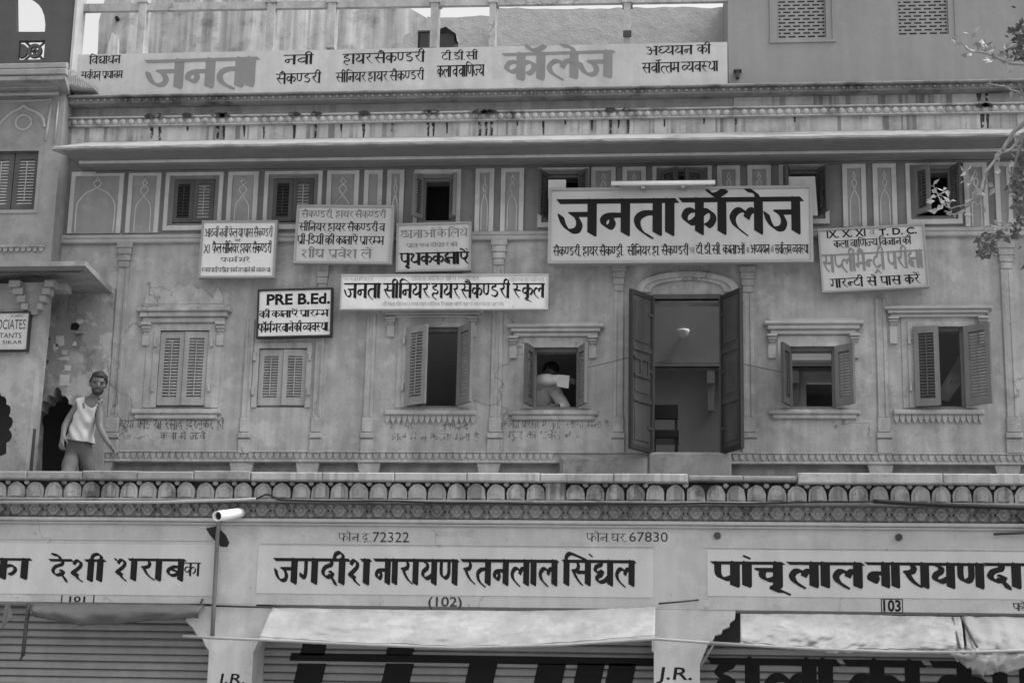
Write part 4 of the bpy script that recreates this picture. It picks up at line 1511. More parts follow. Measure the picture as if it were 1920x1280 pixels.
b.prism([(P(a, c, YFA).x, P(a, c, YFA).z) for a, c in pts][::-1], YFA - .004, YFA + .0)
b.build('broken_plaster', mat('dark of broken hole', .02, .3, .3, 0, bump=.6), bld)  # flat near-black patch paints in the dark inside the broken hole
# grey patch running along the upper fascia: thin groove lines
b = MB()
for a, c, yy in ((0, 398, 1012), (490, 1226, 1022), (1320, 2060, 1030)):
    x0, x1 = XL(a, yy, YFA), XL(c, yy, YFA)
    z = ZL(yy, YFA, (a + c) / 2)
    b.box(x0, x1, YFA - .008, YFA - .0005, z + .0, z + .02)
b.build('panel_fillet', SHOPWALL, bld)

# ---- roller shutters
for i, (a, c) in enumerate(((-300, 393), (476, 1226), (1312, 2010), (2090, 2700))):
    x0, x1 = XL(a, 1200, YSH) - (.25 if i else 0), XL(c, 1200, YSH) + .2
    zt = zfb + .3
    pt = []
    z = zt
    pit = .080
    while z > .43:
        jz = rnd.uniform(-.004, .004)
        pt += [(YSH - .004, z), (YSH - .013, z - pit * .18), (YSH - .014, z - pit * .5), (YSH - .012, z - pit * .78 + jz), (YSH + .035, z - pit * .80 + jz), (YSH + .035, z - pit * .96 + jz)]
        z -= pit
    b = MB()
    vs, fs = [], []
    for y, zz in pt:
        vs += [(x0, y, zz), (x1, y, zz)]
    for q in range(len(pt) - 1):
        fs.append((2 * q, 2 * q + 2, 2 * q + 3, 2 * q + 1))
    b.add(vs, fs)
    sh = b.build('roller_shutter', STEEL, bld)
    yp = YSH - .0155
    if i == 1:
        b = MB()
        for a_, y0, c_, y1 in ((545, 1228, 1232, 1243), (567, 1200, 613, 1228), (728, 1200, 778, 1228), (553, 1243, 606, 1330), (718, 1243, 771, 1330), (875, 1243, 928, 1330), (1004, 1243, 1057, 1330), (1079, 1243, 1130, 1330), (1138, 1243, 1189, 1330)):
            X0, X1, Z0, Z1 = rect(a_, y0, c_, y1, yp)
            k_ = (Z1 - Z0) * .16
            b.prism([(X0 - k_, Z0), (X1 - k_, Z0), (X1 + k_ * .3, Z1), (X0 + k_ * .3, Z1)], yp - .001, yp)
        b.build('painted_lettering', STEEL_PAINT, sh)
    if i == 2:
        b = MB()
        X0, X1, Z0, Z1 = rect(1335, 1243, 1990, 1335, yp)
        lettering(b, 'घलाई का काम', X0, X1, Z1, Z0, yp, nib=(.20, -.14), thin=.12, sp=.2)
        b.build('painted_lettering', STEEL_PAINT, sh)
        b = MB()
        X0, X1, Z0, Z1 = rect(1310, 1150, 2000, 1222, yp)
        b.box(X0, X1, YSH - .1, YSH - .03, Z0 + .08, zfb)
        b.build('shutter_hood', mat('dark hood steel', .05, .15, .15, 0, rough=.6, bump=.1), sh)

# ================================================================== awnings
def cloth(name, top, bot, y0, y1, nu, nv, material, parent, sag=.03, wav=.02, rag=0.0, seed=0.0, seams=()):
    """top / bot: lists of photo pixels along the upper and lower hem"""
    def at(path, u):
        n = len(path) - 1
        i = min(int(u * n), n - 1)
        t = u * n - i
        return path[i][0] * (1 - t) + path[i + 1][0] * t, path[i][1] * (1 - t) + path[i + 1][1] * t
    def fn(u, v):
        a, c = at(top, u), at(bot, u)
        Y = y0 + (y1 - y0) * v ** .8
        pa, pc = P(a[0], a[1], y0), P(c[0], c[1], y1)
        p = pa.lerp(pc, v)
        w = noise.noise(Vector((u * 7 + seed, v * 2.2, seed))) * wav + noise.noise(Vector((u * 26 + seed + v * 3, v * 3.1, 4))) * wav * .6 + abs(noise.noise(Vector((u * 11 - v * 4, v * 5 + u * 2, seed + 7)))) * wav * .7
        p.y += -sag * math.sin(math.pi * v) + w
        p.z += w * .5 * v + (rnd.uniform(-rag, rag) if v > .99 else 0) - sag * .4 * math.sin(math.pi * u) * v
        return p
    b = MB()
    b.grid(fn, nu, nv)
    o = b.build(name, material, parent, solid=.006)
    if seams:
        b = MB()
        pts = [fn(u / 60, .93) for u in range(61)]
        b.tube([p + Vector((0, -.004, .002)) for p in pts], .005, 5)
        b.build('hem', material, o)
    return o

t = thing('shop_awning', (P(860, 1200, -1.5).x, -1.4, P(860, 1200, -1.5).z), 'long pale canvas awning stretched under the middle shop sign and its number 102', 'awning')
cloth('canvas', [(511, 1139), (700, 1142), (980, 1145), (1120, 1142), (1229, 1136)], [(484, 1197), (640, 1206), (860, 1212), (1060, 1206), (1228, 1194)], YFA - .03, YFA - .42, 130, 26, CLOTH, t, .05, .035, .006, 1, (.22, .47, .71))
b = MB()
b.tube([P(343, 1192, YFA - .40), P(420, 1196, YFA - .42), P(490, 1199, YFA - .43), P(700, 1209, YFA - .44), P(860, 1214, YFA - .44), P(1060, 1208, YFA - .44), P(1228, 1197, YFA - .43), P(1330, 1204, YFA - .42)], .014, 8)
b.build('rod', FRAME_G, t)
for pts in ([(345, 1136), (345, 1158), (352, 1168), (361, 1176), (368, 1188), (380, 1198), (386, 1212), (393, 1220), (476, 1220), (481, 1208), (487, 1196), (494, 1182), (501, 1166), (507, 1150), (510, 1136)],
            [(1222, 1136), (1222, 1220), (1312, 1246), (1320, 1224), (1327, 1208), (1338, 1198), (1341, 1190), (1353, 1187), (1355, 1179), (1368, 1174), (1369, 1166), (1378, 1160), (1379, 1148), (1379, 1136)]):
    b = MB()
    b.prism([(P(a_, c_, YFA).x, min(P(a_, c_, YFA).z, zfb - .001)) for a_, c_ in pts], YFA + .006, YFA + .16)
    b.build('arch_spandrel', PILLAR, bld)
b = MB()
b.tube([P(400, 1135, YFA - .03), P(510, 1138, YFA - .03)], .010, 6)
b.tube([P(1235, 1131, YFA - .03), P(1270, 1128, YFA - .05), P(1310, 1124, YFA - .03)], .009, 6)
b.build('hanging_bar', IRON, t)

t = thing('shop_awning', (P(1640, 1200, -1.5).x, -1.4, P(1640, 1200, -1.5).z), 'stained white canvas awning with a bunched right end, over the number 103 shop', 'awning')
cloth('canvas', [(1388, 1150), (1560, 1151), (1700, 1154), (1800, 1156)], [(1388, 1206), (1500, 1214), (1640, 1217), (1808, 1219)], YFA - .03, YFA - .40, 110, 26, CLOTH, t, .06, .05, .009, 12, (.3, .62))
cloth('canvas_end', [(1806, 1155), (1880, 1156), (2010, 1158)], [(1812, 1218), (1900, 1216), (2010, 1212)], YFA - .02, YFA - .38, 24, 12, mat('greyed canvas', .33, .10, .08, 0, rough=.9, bump=.3, grime=.3), t, .05, .05, .004, 17)
cloth('bunched_fold', [(1770, 1219), (1850, 1216), (1925, 1213), (2010, 1210)], [(1795, 1238), (1842, 1262), (1890, 1254), (2010, 1230)], YFA - .40, YFA - .36, 30, 8, mat('folded dull canvas', .30, .1, .1, .1, rough=.9, bump=.3), t, .05, .09, .01, 21)
b = MB()
b.tube([P(1330, 1204, YFA - .42), P(1420, 1210, YFA - .42), P(1530, 1216, YFA - .42), P(1660, 1221, YFA - .42), P(1810, 1222, YFA - .42), P(2000, 1216, YFA - .42)], .014, 8)
b.tube([P(1340, 1204, YFA - .40), P(1328, 1225, YFA - .2), P(1314, 1248, YFA - .03)], .010, 6)
b.build('rod', FRAME_G, t)
b = MB()
b.tube([P(1786, 1157, YFA - .05), P(1793, 1185, YFA - .26), P(1800, 1214, YFA - .42)], .012, 6)
b.tube([P(1803, 1157, YFA - .05), P(1818, 1185, YFA - .26), P(1832, 1212, YFA - .42)], .014, 6)
b.build('strap', mat('dark strap', .12, .1, .1, 0), t)

t = thing('shop_awning', (P(220, 1150, -1.4).x, -1.3, P(220, 1150, -1.4).z), 'grey canvas awning rolled up under the left shop sign painted with number 101', 'awning')
cloth('canvas', [(62, 1131), (200, 1131), (384, 1133)], [(66, 1156), (150, 1166), (240, 1161), (372, 1158)], YFA - .01, YFA - .10, 40, 10, CLOTH_G, t, .09, .03, .006, 31)
b = MB()
b.tube([P(380, 1122, YFA - .03), P(372, 1140, YFA - .05), P(345, 1160, YFA - .1)], .012, 6)
b.build('rod', IRON, t)
b = MB()
b.tube([P(54, 1131, YFA - .04), P(47, 1190, YFA - .1), P(43, 1228, YFA - .12)], .022, 6)
b.tube([P(44, 1226, YFA - .12), P(37, 1237, YFA - .12)], .012, 6)
tag(b.build('iron_prop', IRON), 'slim dark iron awning prop hanging beside the left roller shutter', 'prop')
b = MB()
b.add([P(10, 1133, YFA - .02), P(18, 1133, YFA - .02), P(25, 1158, YFA - .05), P(14, 1165, YFA - .06), P(4, 1178, YFA - .05)], [(0, 1, 2, 3, 4)])
o = b.build('rag', CLOTH_G)
md = o.modifiers.new('thickness', 'SOLIDIFY'); md.thickness = .01
tag(o, 'small torn grey rag hanging from the fascia at the far left', 'rag')

# ---- pipes and cables
b = MB()
b.tube([P(411, 975, YFA - .07), P(408, 1000, YFA - .06), P(404, 1080, YFA - .05), P(401, 1140, YFA - .06), P(398, 1194, YFA - .10)], .022, 8)
dp = tag(b.build('drain_pipe', mat('old pipe', .13, .15, .1, 0, rough=.7, bump=.2)), 'thin rusty vertical pipe running down the pillar between left and middle shop', 'pipe')
b = MB()
pe, pb = P(407, 967, YFA - .62), P(450, 961, YFA - .10)
b.tube([pe, pb], .048, 18, caps=False)
pv = tag(b.build('plastic_pipe', PVC, solid=.006), 'short white plastic drain pipe jutting out with a dark open end', 'pipe')
b = MB()
b.tube([pe.lerp(pb, .12), pe.lerp(pb, .16)], .045, 18)
b.build('bore', BLACK, pv)
b = MB()
pts = [(-40, 941), (150, 941), (300, 941), (420, 938), (480, 935)]
b.tube([P(a, c, YA - .08) for a, c in pts], .016, 8)
tag(b.build('conduit', FRAME_G), 'grey conduit pipe along the ledge left of the white drain pipe', 'conduit')
b = MB()
pts = [(478, 936), (500, 927), (516, 933), (540, 938), (700, 939), (900, 943), (1100, 944), (1400, 943), (1640, 939)]
sm = smooth_path(pts, 4)
b.tube([P(a, c + .8 * math.sin(a / 31), YA - .07) for a, c in sm], .009, 6)
tag(b.build('cable', BLACK), 'thin black cable sagging along the ledge over the middle shop', 'cable')
b = MB()
sm = smooth_path([(1638, 939), (1700, 943), (1780, 947), (1860, 950), (1960, 954)], 4)
b.tube([P(a, c, YA - .10) for a, c in sm], .022, 7)
tag(b.build('cable', BLACK), 'thick black cable running off to the right above the number 103 shop', 'cable')
b = MB()
b.tube([P(1863, 1001, YFA - .04), P(1960, 997, YFA - .06)], .012, 6)
tag(b.build('iron_bar', IRON), 'short dark iron bar on the fascia at the right end above the shop sign', 'bar')
for lab, pts in (('thin sagging wire from the reader window to the left door leaf', [(1096, 690), (1140, 680), (1186, 668)]), ('thin wire from the right door leaf to the window beside it', [(1390, 681), (1430, 690), (1466, 697)])):
    b = MB()
    b.tube([P(a, c, -.28) for a, c in smooth_path(pts, 4)], .004, 5)
    tag(b.build('wire', IRON), lab, 'wire', 'wires tied to the door leaves')

# ================================================================== hung sign boards
def board(name, label, corners, Y, face, frame, fw=.022, thick=.06, lean=0.0):
    """corners TL TR BR BL in photo pixels on the plane Y (front face of the board)"""
    tl, tr, br, bl = [P(a, c, Y) for a, c in corners]
    U = ((tr - tl) + (br - bl)).normalized()
    w = ((tr - tl).length + (br - bl).length) / 2
    h = ((tl - bl).dot(Vector((-U.z, 0, U.x))) + (tr - br).dot(Vector((-U.z, 0, U.x)))) / 2
    c = (tl + tr + br + bl) / 4
    ang = -math.atan2(U.z, U.x)
    V = Vector((-U.z, 0, U.x))
    base = c - V * (h / 2)
    t = thing(name, base, label, 'sign', None, (lean, ang, 0))
    b = MB()
    b.box(-w / 2 + .004, w / 2 - .004, .004, thick, .004, h - .004)
    bd = b.build('board', face, t, local=True)
    b = MB()
    b.prism([(-w / 2, 0), (w / 2, 0), (w / 2, h), (-w / 2, h)], -.012, thick + .004, [[(-w / 2 + fw, fw), (w / 2 - fw, fw), (w / 2 - fw, h - fw), (-w / 2 + fw, h - fw)]])
    b.build('frame', frame, t, local=True)
    b = MB()
    for s in (-.36, .36):
        b.box(s * w - .012, s * w + .012, thick + .005, -Y + .01 if -Y > thick + .02 else thick + .02, h * .8, h * .8 + .02)
        b.box(s * w - .012, s * w + .012, thick + .005, -Y + .01 if -Y > thick + .02 else thick + .02, h * .2, h * .2 + .02)
    b.build('fixing', IRON, t, local=True)

    def loc(px, py):
        d = P(px, py, Y) - base
        return d.dot(U), d.dot(V)

    def text(items, nm, material):
        for it in items:
            mb = MB()
            s, a, e, hy, fy = it[:5]
            kw = dict(it[5]) if len(it) > 5 else {}
            x0, _ = loc(a, (hy + fy) / 2)
            x1, _ = loc(e, (hy + fy) / 2)
            _, z1 = loc((a + e) / 2, hy)
            _, z0 = loc((a + e) / 2, fy)
            if kw.pop('latin', False):
                latin(mb, s, x0, x1, z0, z1, .0035, **kw)
            else:
                lettering(mb, s, x0, x1, z1, z0, .0035, **kw)
            mb.build(nm, material, t, local=True)
    return text

N1 = dict(nib=(.14, -.09), thin=.06, sp=.2, curve=.8)
tx = board('sign_board', 'small white board with dense black Hindi lines, farthest left below the upper windows', [(380, 414), (522, 413), (513, 521), (371, 521)], -.16, SIGN_W, FRAME_G)
tx([('आठवीं नवीं फेल या पास सैकण्डरी', 384, 511, 429, 444, N1), ('का', 440, 451, 448, 453, N1), ('फार्म भरें', 414, 469, 483, 491, N1), ('स्वयंपाठी परीक्षा फार्म भरवाने की व्यवस्था', 378, 507, 502, 510, N1)], 'grey_lettering', INK_DIM)
tx([('XI', 382, 393, 458, 475, dict(latin=True, bold=.01)), ('फैल सीनियर हायर सैकण्डरी', 398, 509, 457, 474, N1)], 'lettering', INK)
tx = board('sign_board', 'grey white board with four lines, hung over the second shuttered upper window', [(559, 385), (741, 384.5), (733, 496), (548, 493)], -.20, SIGN_G, FRAME_G, .025)
tx([('सैकण्डरी, हायर सैकण्डरी', 565, 724, 396, 408, N1), ('शीघ्र प्रवेश लें', 565, 697, 468, 483, dict(nib=(.17, -.1), thin=.07))], 'grey_lettering', INK_GREY)
tx([('सीनियर हायर सैकण्डरी व', 561, 722, 419, 433, N1), ('प्री-डिग्री की कक्षाऐं प्रारम्भ', 557, 720, 443, 458, N1)], 'lettering', INK)
tx = board('sign_board', 'small grey board with a bold last line, under the dark open upper window', [(746, 420), (887, 415), (880, 508), (740, 510)], -.14, SIGN_G, FRAME_G)
tx([('छात्राओं के लिये', 751, 877, 431, 445, dict(nib=(.14, -.08), thin=.06, sp=.15)), ('प्रातः एवं दोपहर को', 762, 858, 456, 463, N1)], 'grey_lettering', INK_GREY)
tx([('पृथक कक्षाऐं', 750, 880, 474, 495, dict(nib=(.22, -.13), thin=.1, sp=.0))], 'lettering', INK)
tx = board('sign_board', 'long narrow white board with one bold line, above the tall open window', [(640, 514.5), (1028, 514), (1028, 580), (638, 581)], -.22, SIGN_W, SIGN_G, .014, .05)
tx([('जनता', 646, 714, 532, 558, dict(nib=(.20, -.11), thin=.06)), ('सीनियर', 719, 806, 532, 558, dict(nib=(.20, -.11), thin=.06)), ('हायर', 809, 862, 532, 558, dict(nib=(.20, -.11), thin=.06)), ('सैकण्डरी', 864, 956, 532, 558, dict(nib=(.20, -.11), thin=.06)), ('स्कूल', 962, 1021, 532, 557, dict(nib=(.20, -.11), thin=.06))], 'lettering', INK)
tx([('स्थापित', 645, 700, 521, 526, N1), ('जनता कॉलेज द्वारा संचालित', 771, 898, 519, 525, N1), ('मान्यता प्राप्त', 953, 1020, 521, 527, N1), ('(शिक्षा विभाग एवं माध्यमिक शिक्षा बोर्ड द्वारा मान्यता प्राप्त)', 717, 945, 567, 573, N1)], 'faded_lettering', INK_PALE)
tx = board('sign_board', 'white board in a black frame reading PRE B.Ed. above the small closed window', [(485, 543), (625, 539), (621, 631), (479, 634)], -.10, SIGN_W, FRAME_D, .02, .05)
tx([('PRE B.Ed.', 500, 619, 550, 571, dict(latin=True, bold=.035)), ('की कक्षाऐं प्रारम्भ', 486, 616, 582, 594, dict(nib=(.2, -.11), thin=.08, sp=.2)), ('फॉर्म भरवाने की व्यवस्था.', 484, 618, 606, 621, dict(nib=(.2, -.11), thin=.08, sp=.12))], 'lettering', INK)
tx = board('sign_board', 'largest white board with the huge black college name, above the open door', [(1028, 353), (1523, 348), (1525, 491), (1028, 495)], -.30, SIGN_BIG, FRAME_G, .03, .08)
BG = dict(nib=(.235, -.15), thin=.05, curve=.7, ex=.05)
tx([('जनता', 1050, 1272, 377, 438, BG), ('कॉलेज', 1279, 1506, 374, 435, BG),
    ('सैकण्डरी, हायर सैकण्ड्री.', 1037, 1170, 463, 479, N1), ('सीनियर हा. सैकण्डरी', 1176, 1291, 462, 478, N1), ('टी.डी.सी. कक्षाओं', 1305, 1397, 460, 476, N1), ('अध्ययन', 1407, 1443, 459, 475, N1), ('सर्वोत्तम व्यवस्था', 1453, 1516, 459, 475, N1)], 'lettering', INK)
tx([('एवं', 1293, 1302, 465, 475, N1), ('का', 1399, 1405, 464, 474, N1), ('की', 1445, 1451, 463, 473, N1)], 'grey_lettering', INK_GREY)
tx = board('sign_board', 'tilted grey white board with Roman numerals, rightmost below the upper windows', [(1533, 430), (1732, 419), (1744, 538), (1541, 549)], -.16, SIGN_G, FRAME_G, .02)
tx([('IX. X. XI', 1550, 1623, 431, 445, dict(latin=True, bold=.02)), ('T. D. C.', 1648, 1719, 427, 440, dict(latin=True, bold=.03)), ('कला वाणिज्य विज्ञान की', 1563, 1709, 448, 461, N1), ('गारन्टी से पास करें', 1557, 1726, 519, 535, dict(nib=(.18, -.1), thin=.08))], 'lettering', INK)
tx([('व', 1630, 1640, 430, 440, N1), ('सप्लीमैन्ट्री परीक्षा', 1542, 1731, 474, 505, dict(nib=(.17, -.10), thin=.1, sp=.2))], 'grey_lettering', INK_RED)

# tube lamp over the big board, white boards leaning behind it
b = MB()
pa, pb = P(1146, 344, -.42), P(1341, 342, -.42)
b.tube([pa, pb], .026, 12)
tl_ = thing('tube_lamp', (pa.x, pa.y, pa.z), 'long pale tube lamp lying along the top of the largest board', 'lamp')
b.build('tube', PVC, tl_)
b = MB()
b.box(pa.x + .1, pb.x - .1, pa.y + .02, pa.y + .07, pa.z - .035, pa.z - .004)
for x in (pa.x + .35, pb.x - .35):
    b.box(x - .02, x + .02, pa.y - .01, pa.y + .16, pa.z - .06, pa.z - .036)
b.build('batten', FRAME_G, tl_)
b = MB()
x0, x1, z0, z1 = rect(1028, 337, 1061, 372, -.20)
b.box(x0, x1, -.2, -.185, z0, z1)
tag(b.build('white_panel', PAPER), 'small bright white panel peeping over the top left corner of the largest board', 'panel')
b = MB()
x0, x1, z0, z1 = rect(1478, 331, 1529, 404, -.19)
b.prism([(x0, z0 + .3), (x0 + .25, z0), (x1 + .02, z0), (x1, z1), (x0, z1)], -.19, -.17)
tag(b.build('grey_panel', SIGN_G), 'pale grey panel standing behind the right end of the largest board', 'panel')

# scrawled notices on the wall
G1 = dict(nib=(.12, -.05), thin=.09, sp=.5)
wall_text(bld, [('कृपया कार्ड या रसीद दिखाकर ही', 215, 420, 788, 804, G1), ('कक्षा में जावें', 301, 385, 811, 823, G1)], -.001, 'wall_scrawl', CHALK)
wall_text(bld, [('हाल पर', 731, 775, 790, 803, G1), ('न करें होना', 830, 878, 790, 805, G1), ('हाल में न करना मना है', 733, 900, 813, 826, G1), ('कॉलेज परिसर में जूता', 942, 1050, 789, 802, G1), ('लाना मना है', 1062, 1145, 790, 802, G1), ('पुरुष का प्रवेश न है', 946, 1090, 809, 822, G1)], -.001, 'faded_scrawl', mat('faded scrawl', .15, .2, .2, .05, rough=.9, bump=0, fade=.52))

# ================================================================== neighbouring house at the left
nb = thing('neighbour_house', (XL(40, 880, -.9), -.9, Z_FLOOR), 'darker sooty house at the left edge with pierced arch, canopy and cusped doorways', 'building')
YN = -.32
def q(px, py, Y=YN):
    p = P(px, py, Y)
    return (p.x, p.z)
xe = XL(120, 200, YN)
xL = XL(-320, 300, YN)
arch_hole = [q(31, 60), q(84, 60), q(85, 46), q(83, 30), q(78, 17), q(70, 6), q(60, -2), q(48, -8), q(36, -14), q(30, -16)]
# jali opening below the arch
j0, j1, jz0, jz1 = rect(34, 76, 83, 112, YN)
b = MB()
b.prism([(xL, ZL(150, YN, 40)), (xe + .03, ZL(150, YN, 40)), (xe + .03, ZL(-160, YN, 40)), (xL, ZL(-160, YN, 40))], YN, YN + .07, [arch_hole, loop((j0, j1, jz0, jz1))])
b.build('tower_wall', NEIGH_D, nb)
b = MB()
jm = (j0 + j1) / 2
jh = jz1 - jz0
for cx in (j0 + .02, jm + .03):
    ring_o, ring_i = [], []
    for i in range(20):
        an = 2 * math.pi * i / 20
        ring_o.append((cx + .088 * math.cos(an), jz0 + jh / 2 + .088 * math.sin(an)))
        ring_i.append((cx + .050 * math.cos(an), jz0 + jh / 2 + .050 * math.sin(an)))
    if cx > j0 + .05:
        b.prism(ring_o, YN + .02, YN + .06, [ring_i])
    else:
        h_o = [(max(j0 + .001, a), c) for a, c in ring_o]
        b.prism([p for p in h_o if p[0] > j0 + .0011], YN + .02, YN + .06)
for a in range(4):
    an = math.pi / 4 + math.pi / 2 * a
    cxx, czz = jm + .03, jz0 + jh / 2
    b.tube([(cxx + .06 * math.cos(an), YN + .04, czz + .06 * math.sin(an)), (cxx + .17 * math.cos(an), YN + .04, czz + .17 * math.sin(an))], .016, 6)
b.tube([(jm + .03 - .05, YN + .04, jz0 + jh / 2), (jm + .03 + .05, YN + .04, jz0 + jh / 2)], .02, 6)
b.tube([(jm + .03, YN + .04, jz0 + jh / 2 - .05), (jm + .03, YN + .04, jz0 + jh / 2 + .05)], .02, 6)
b.build('jali', NEIGH_D, nb)
b = MB()
b.box(xe + .031, xe + .06, YN - .015, YN + .28, ZL(135, YN, 118), ZL(-160, YN, 130))
b.build('edge_strip', TRIM_DULL, nb)
b = MB()
b.bevbox(xL, xe + .03, YN - .10, YN + .2, ZL(140, YN - .1, 60), ZL(129, YN - .1, 60), .01)
b.bevbox(xL, xe + .02, YN - .07, YN + .2, ZL(128.5, YN - .07, 60), ZL(118, YN - .07, 60), .01)
b.build('tower_cornice', NEIGH_L, nb)
YE2 = YN - .4
b = MB()
z0, z1 = ZL(150, YE2, 60), ZL(143, YE2, 60)
b.profile([(YE2, z1), (YE2, z0), (YN + .2, z0 - .01), (YN + .2, z1 + .08)][::-1], xL, xe + .14, xL, xe + .0)
b.bevbox(xL, xe - .02, YN - .18, YN + .2, ZL(163, YN - .18, 60), z0 - .02, .01)
b.bevbox(xL, xe - .05, YN - .12, YN + .2, ZL(176, YN - .12, 60), ZL(163, YN - .18, 60) - .01, .01)
b.build('small_eave', CORNICE, nb)
b = MB()
b.bevbox(xL, xe - .03, YN - .13, YN - .121, ZL(179, YN - .12, 60), ZL(174, YN - .12, 60), .003)
b.bevbox(xL, xe - .01, YN - .19, YN - .181, ZL(165, YN - .18, 60), ZL(160, YN - .18, 60), .003)
b.build('fillet', TRIM_DULL, nb)
# broken masonry lump at the junction
b = MB()
for i in range(16):
    a = i / 15
    c = P(118 + 58 * a, 150 + 16 * a, -.25)
    s = .11 * (1 - .72 * a)
    b.bevbox(c.x - s, c.x + s, c.y - s, c.y + s + .2, c.z - s * (.9 + rnd.random() * .3), c.z + s * (.55 + rnd.random() * .5), .02)
b.build('broken_masonry', CORNICE, nb)
# wall under it, with relief arch, medallion and shutters
nz0, nz1 = ZL(520, YN, 40), ZL(152, YN, 40)
sw = rect(-26, 284, 69, 394, YN)
b = MB()
b.prism([(xL, nz0), (XL(98, 450, YN), nz0), (XL(112, 300, YN), nz1), (xL, nz1)], YN, .3, [loop(sw)])
b.build('upper_wall', NEIGH, nb)
b = MB()
b.box(xL, xe - .2, .1, .3, nz0, nz1)
b.build('shutter_recess', INTERIOR_D, nb)
b = MB()
pth = [(-2, 236), (10, 222), (24, 211), (38, 204), (45, 199), (52, 204), (68, 211), (80, 222), (84, 240)]
b.tube([(p[0], YN - .004, p[1]) for p in [q(a, c) for a, c in smooth_path(pth, 5)]], .022, 6)
c = q(44, 230)
b.tube([(c[0] + .092 * math.cos(a * math.pi / 10), YN - .004, c[1] + .092 * math.sin(a * math.pi / 10)) for a in range(21)], .016, 6)
b.tube([(p[0], YN - .004, p[1]) for p in [q(96, 196), q(89, 240), q(86, 264)]], .016, 6)
b.tube([(p[0], YN - .004, p[1]) for p in [q(-20, 190), q(60, 189), q(98, 187)]], .014, 6)
b.tube([(p[0], YN - .004, p[1]) for p in [q(110, 190), q(102, 270)]], .012, 6)
b.build('relief', mat('relief plaster', .34, .08, .08, 0, bump=.2), nb)
b = MB()
b.prism(loop((sw[0] - .04, sw[1] + .04, sw[2] - .04, sw[3] + .05)), YN - .015, YN + .02, [loop(sw)])
w = b.build('window', NEIGH, nb)
hw = (sw[1] - sw[0]) / 2 - .005
shutter(w, sw[0], hw, sw[2] + .01, sw[3] - .01, YN + .06, 0, 1, WOOD, 15, WOOD_PALE)
shutter(w, sw[1], hw, sw[2] + .01, sw[3] - .01, YN + .06, 0, -1, WOOD, 15, WOOD_PALE)
b = MB()
zz = ZL(465, YN, 40)
b.bevbox(xL, XL(85, 465, YN), YN - .03, YN + .01, zz + .0, zz + .03, .008)
for i in range(28):
    cx = XL(78, 465, YN) - i * .07
    b.prism([(cx - .03, zz - .001), (cx - .022, zz - .035), (cx, zz - .05), (cx + .022, zz - .035), (cx + .03, zz - .001)], YN - .02, YN + .01)
b.build('petal_band', NEIGH_L, nb)
# canopy
YCN = -1.28
fx, bx = XL(160, 497, YCN), XL(211, 550, 0)
zt_f, zb_f = ZL(490, YCN, 80), ZL(499, YCN, 80)
zt_b, zb_b = ZL(545, 0, 209) + .02, ZL(552, 0, 209)
b = MB()
b.add([(xL, YCN, zb_f), (fx, YCN, zb_f), (fx, YCN, zt_f), (xL, YCN, zt_f), (xL, .02, zb_b), (bx, .02, zb_b), (bx, .02, zt_b), (xL, .02, zt_b + .12), (bx - .3, .02, zt_b + .12)],
      [(0, 1, 2, 3), (1, 5, 6, 2), (0, 4, 5, 1), (2, 6, 8, 7, 3), (4, 7, 8, 6, 5), (0, 3, 7, 4)])
b.build('canopy', NEIGH_L, nb)
b = MB()
b.add([(xL, YCN - .002, zb_f - .05), (fx - .02, YCN - .002, zb_f - .05), (fx - .02, YCN - .002, zb_f - .001), (xL, YCN - .002, zb_f - .001), (xL, YCN + .06, zb_f - .06), (fx - .08, YCN + .06, zb_f - .06)],
      [(0, 1, 2, 3), (0, 4, 5, 1)])
b.build('canopy_lip', NEIGH_D, nb)
YPL = -.95
b = MB()
zB1, zB0 = zb_f - .10, ZL(543, YPL, 40)
b.box(xL, XL(122, 540, YPL), YPL, YPL + .2, zB0, zB1)
b.build('canopy_beam', NEIGH, nb)
# pillar carrying the canopy, with a cusped opening at the frame's edge
plx = XL(76, 600, YPL)
def cusped_(base, centre, bulge):
    out = []
    for i in range(len(base) - 1):
        a, c = Vector(base[i]), Vector(base[i + 1])
        m_ = ((a + c) / 2 - Vector(centre)).normalized()
        for k_ in range(6):
            t_ = k_ / 6
            p_ = a.lerp(c, t_) + m_ * (bulge * math.sin(math.pi * t_) ** .7 * (c - a).length / 16)
            out.append((p_.x, p_.y))
    return out + [base[-1]]
b = MB()
foil = [(-60, 900), (14, 900), (12, 850)] + cusped_([(12, 830), (17, 805), (17, 780), (12, 758), (2, 742), (-12, 731)], (-30, 810), 5) + [(-60, 728)]
b.prism([(xL, Z_FLOOR), (XL(47, 880, YPL), Z_FLOOR), (plx, ZL(590, YPL, 70)), (plx, zB0 + .001), (xL, zB0 + .001)], YPL, YPL + .28, [[q(a, c, YPL) for a, c in foil if c < 899] + [q(-60, 880, YPL)]])
b.build('pillar_wall', NEIGH_L, nb)
b = MB()
b.box(xL, XL(18, 800, YPL), -.5, -.45, Z_FLOOR, zB0)
b.build('dark_room', INTERIOR_D, nb)
b = MB()
x = XL(67, 560, YPL)
for s in (-1, 1):
    for i in range(4):
        b.bevbox(x + s * (.05 + .03 * (3 - i)), x + s * (.11 + .045 * (3 - i)), YPL - .16 + .02 * i, YPL - .001, zB1 - .08 * i - .078, zB1 - .08 * i, .01)
b.prism([(x - .045, zB1 - .36), (x + .045, zB1 - .36), (x + .2, zB1 - .001), (x - .2, zB1 - .001)], YPL - .05, YPL - .0011)
b.build('bracket', NEIGH_L, nb)
b = MB()
b.box(XL(45, 830, YPL) + .02, XL(45, 830, YPL) + .06, YPL + .1, YPL + .16, Z_FLOOR, ZL(800, YPL, 50))
b.build('gap_shade_strip', INTERIOR_D, nb)  # dark strip painted in for the shade of a narrow gap by the pillar
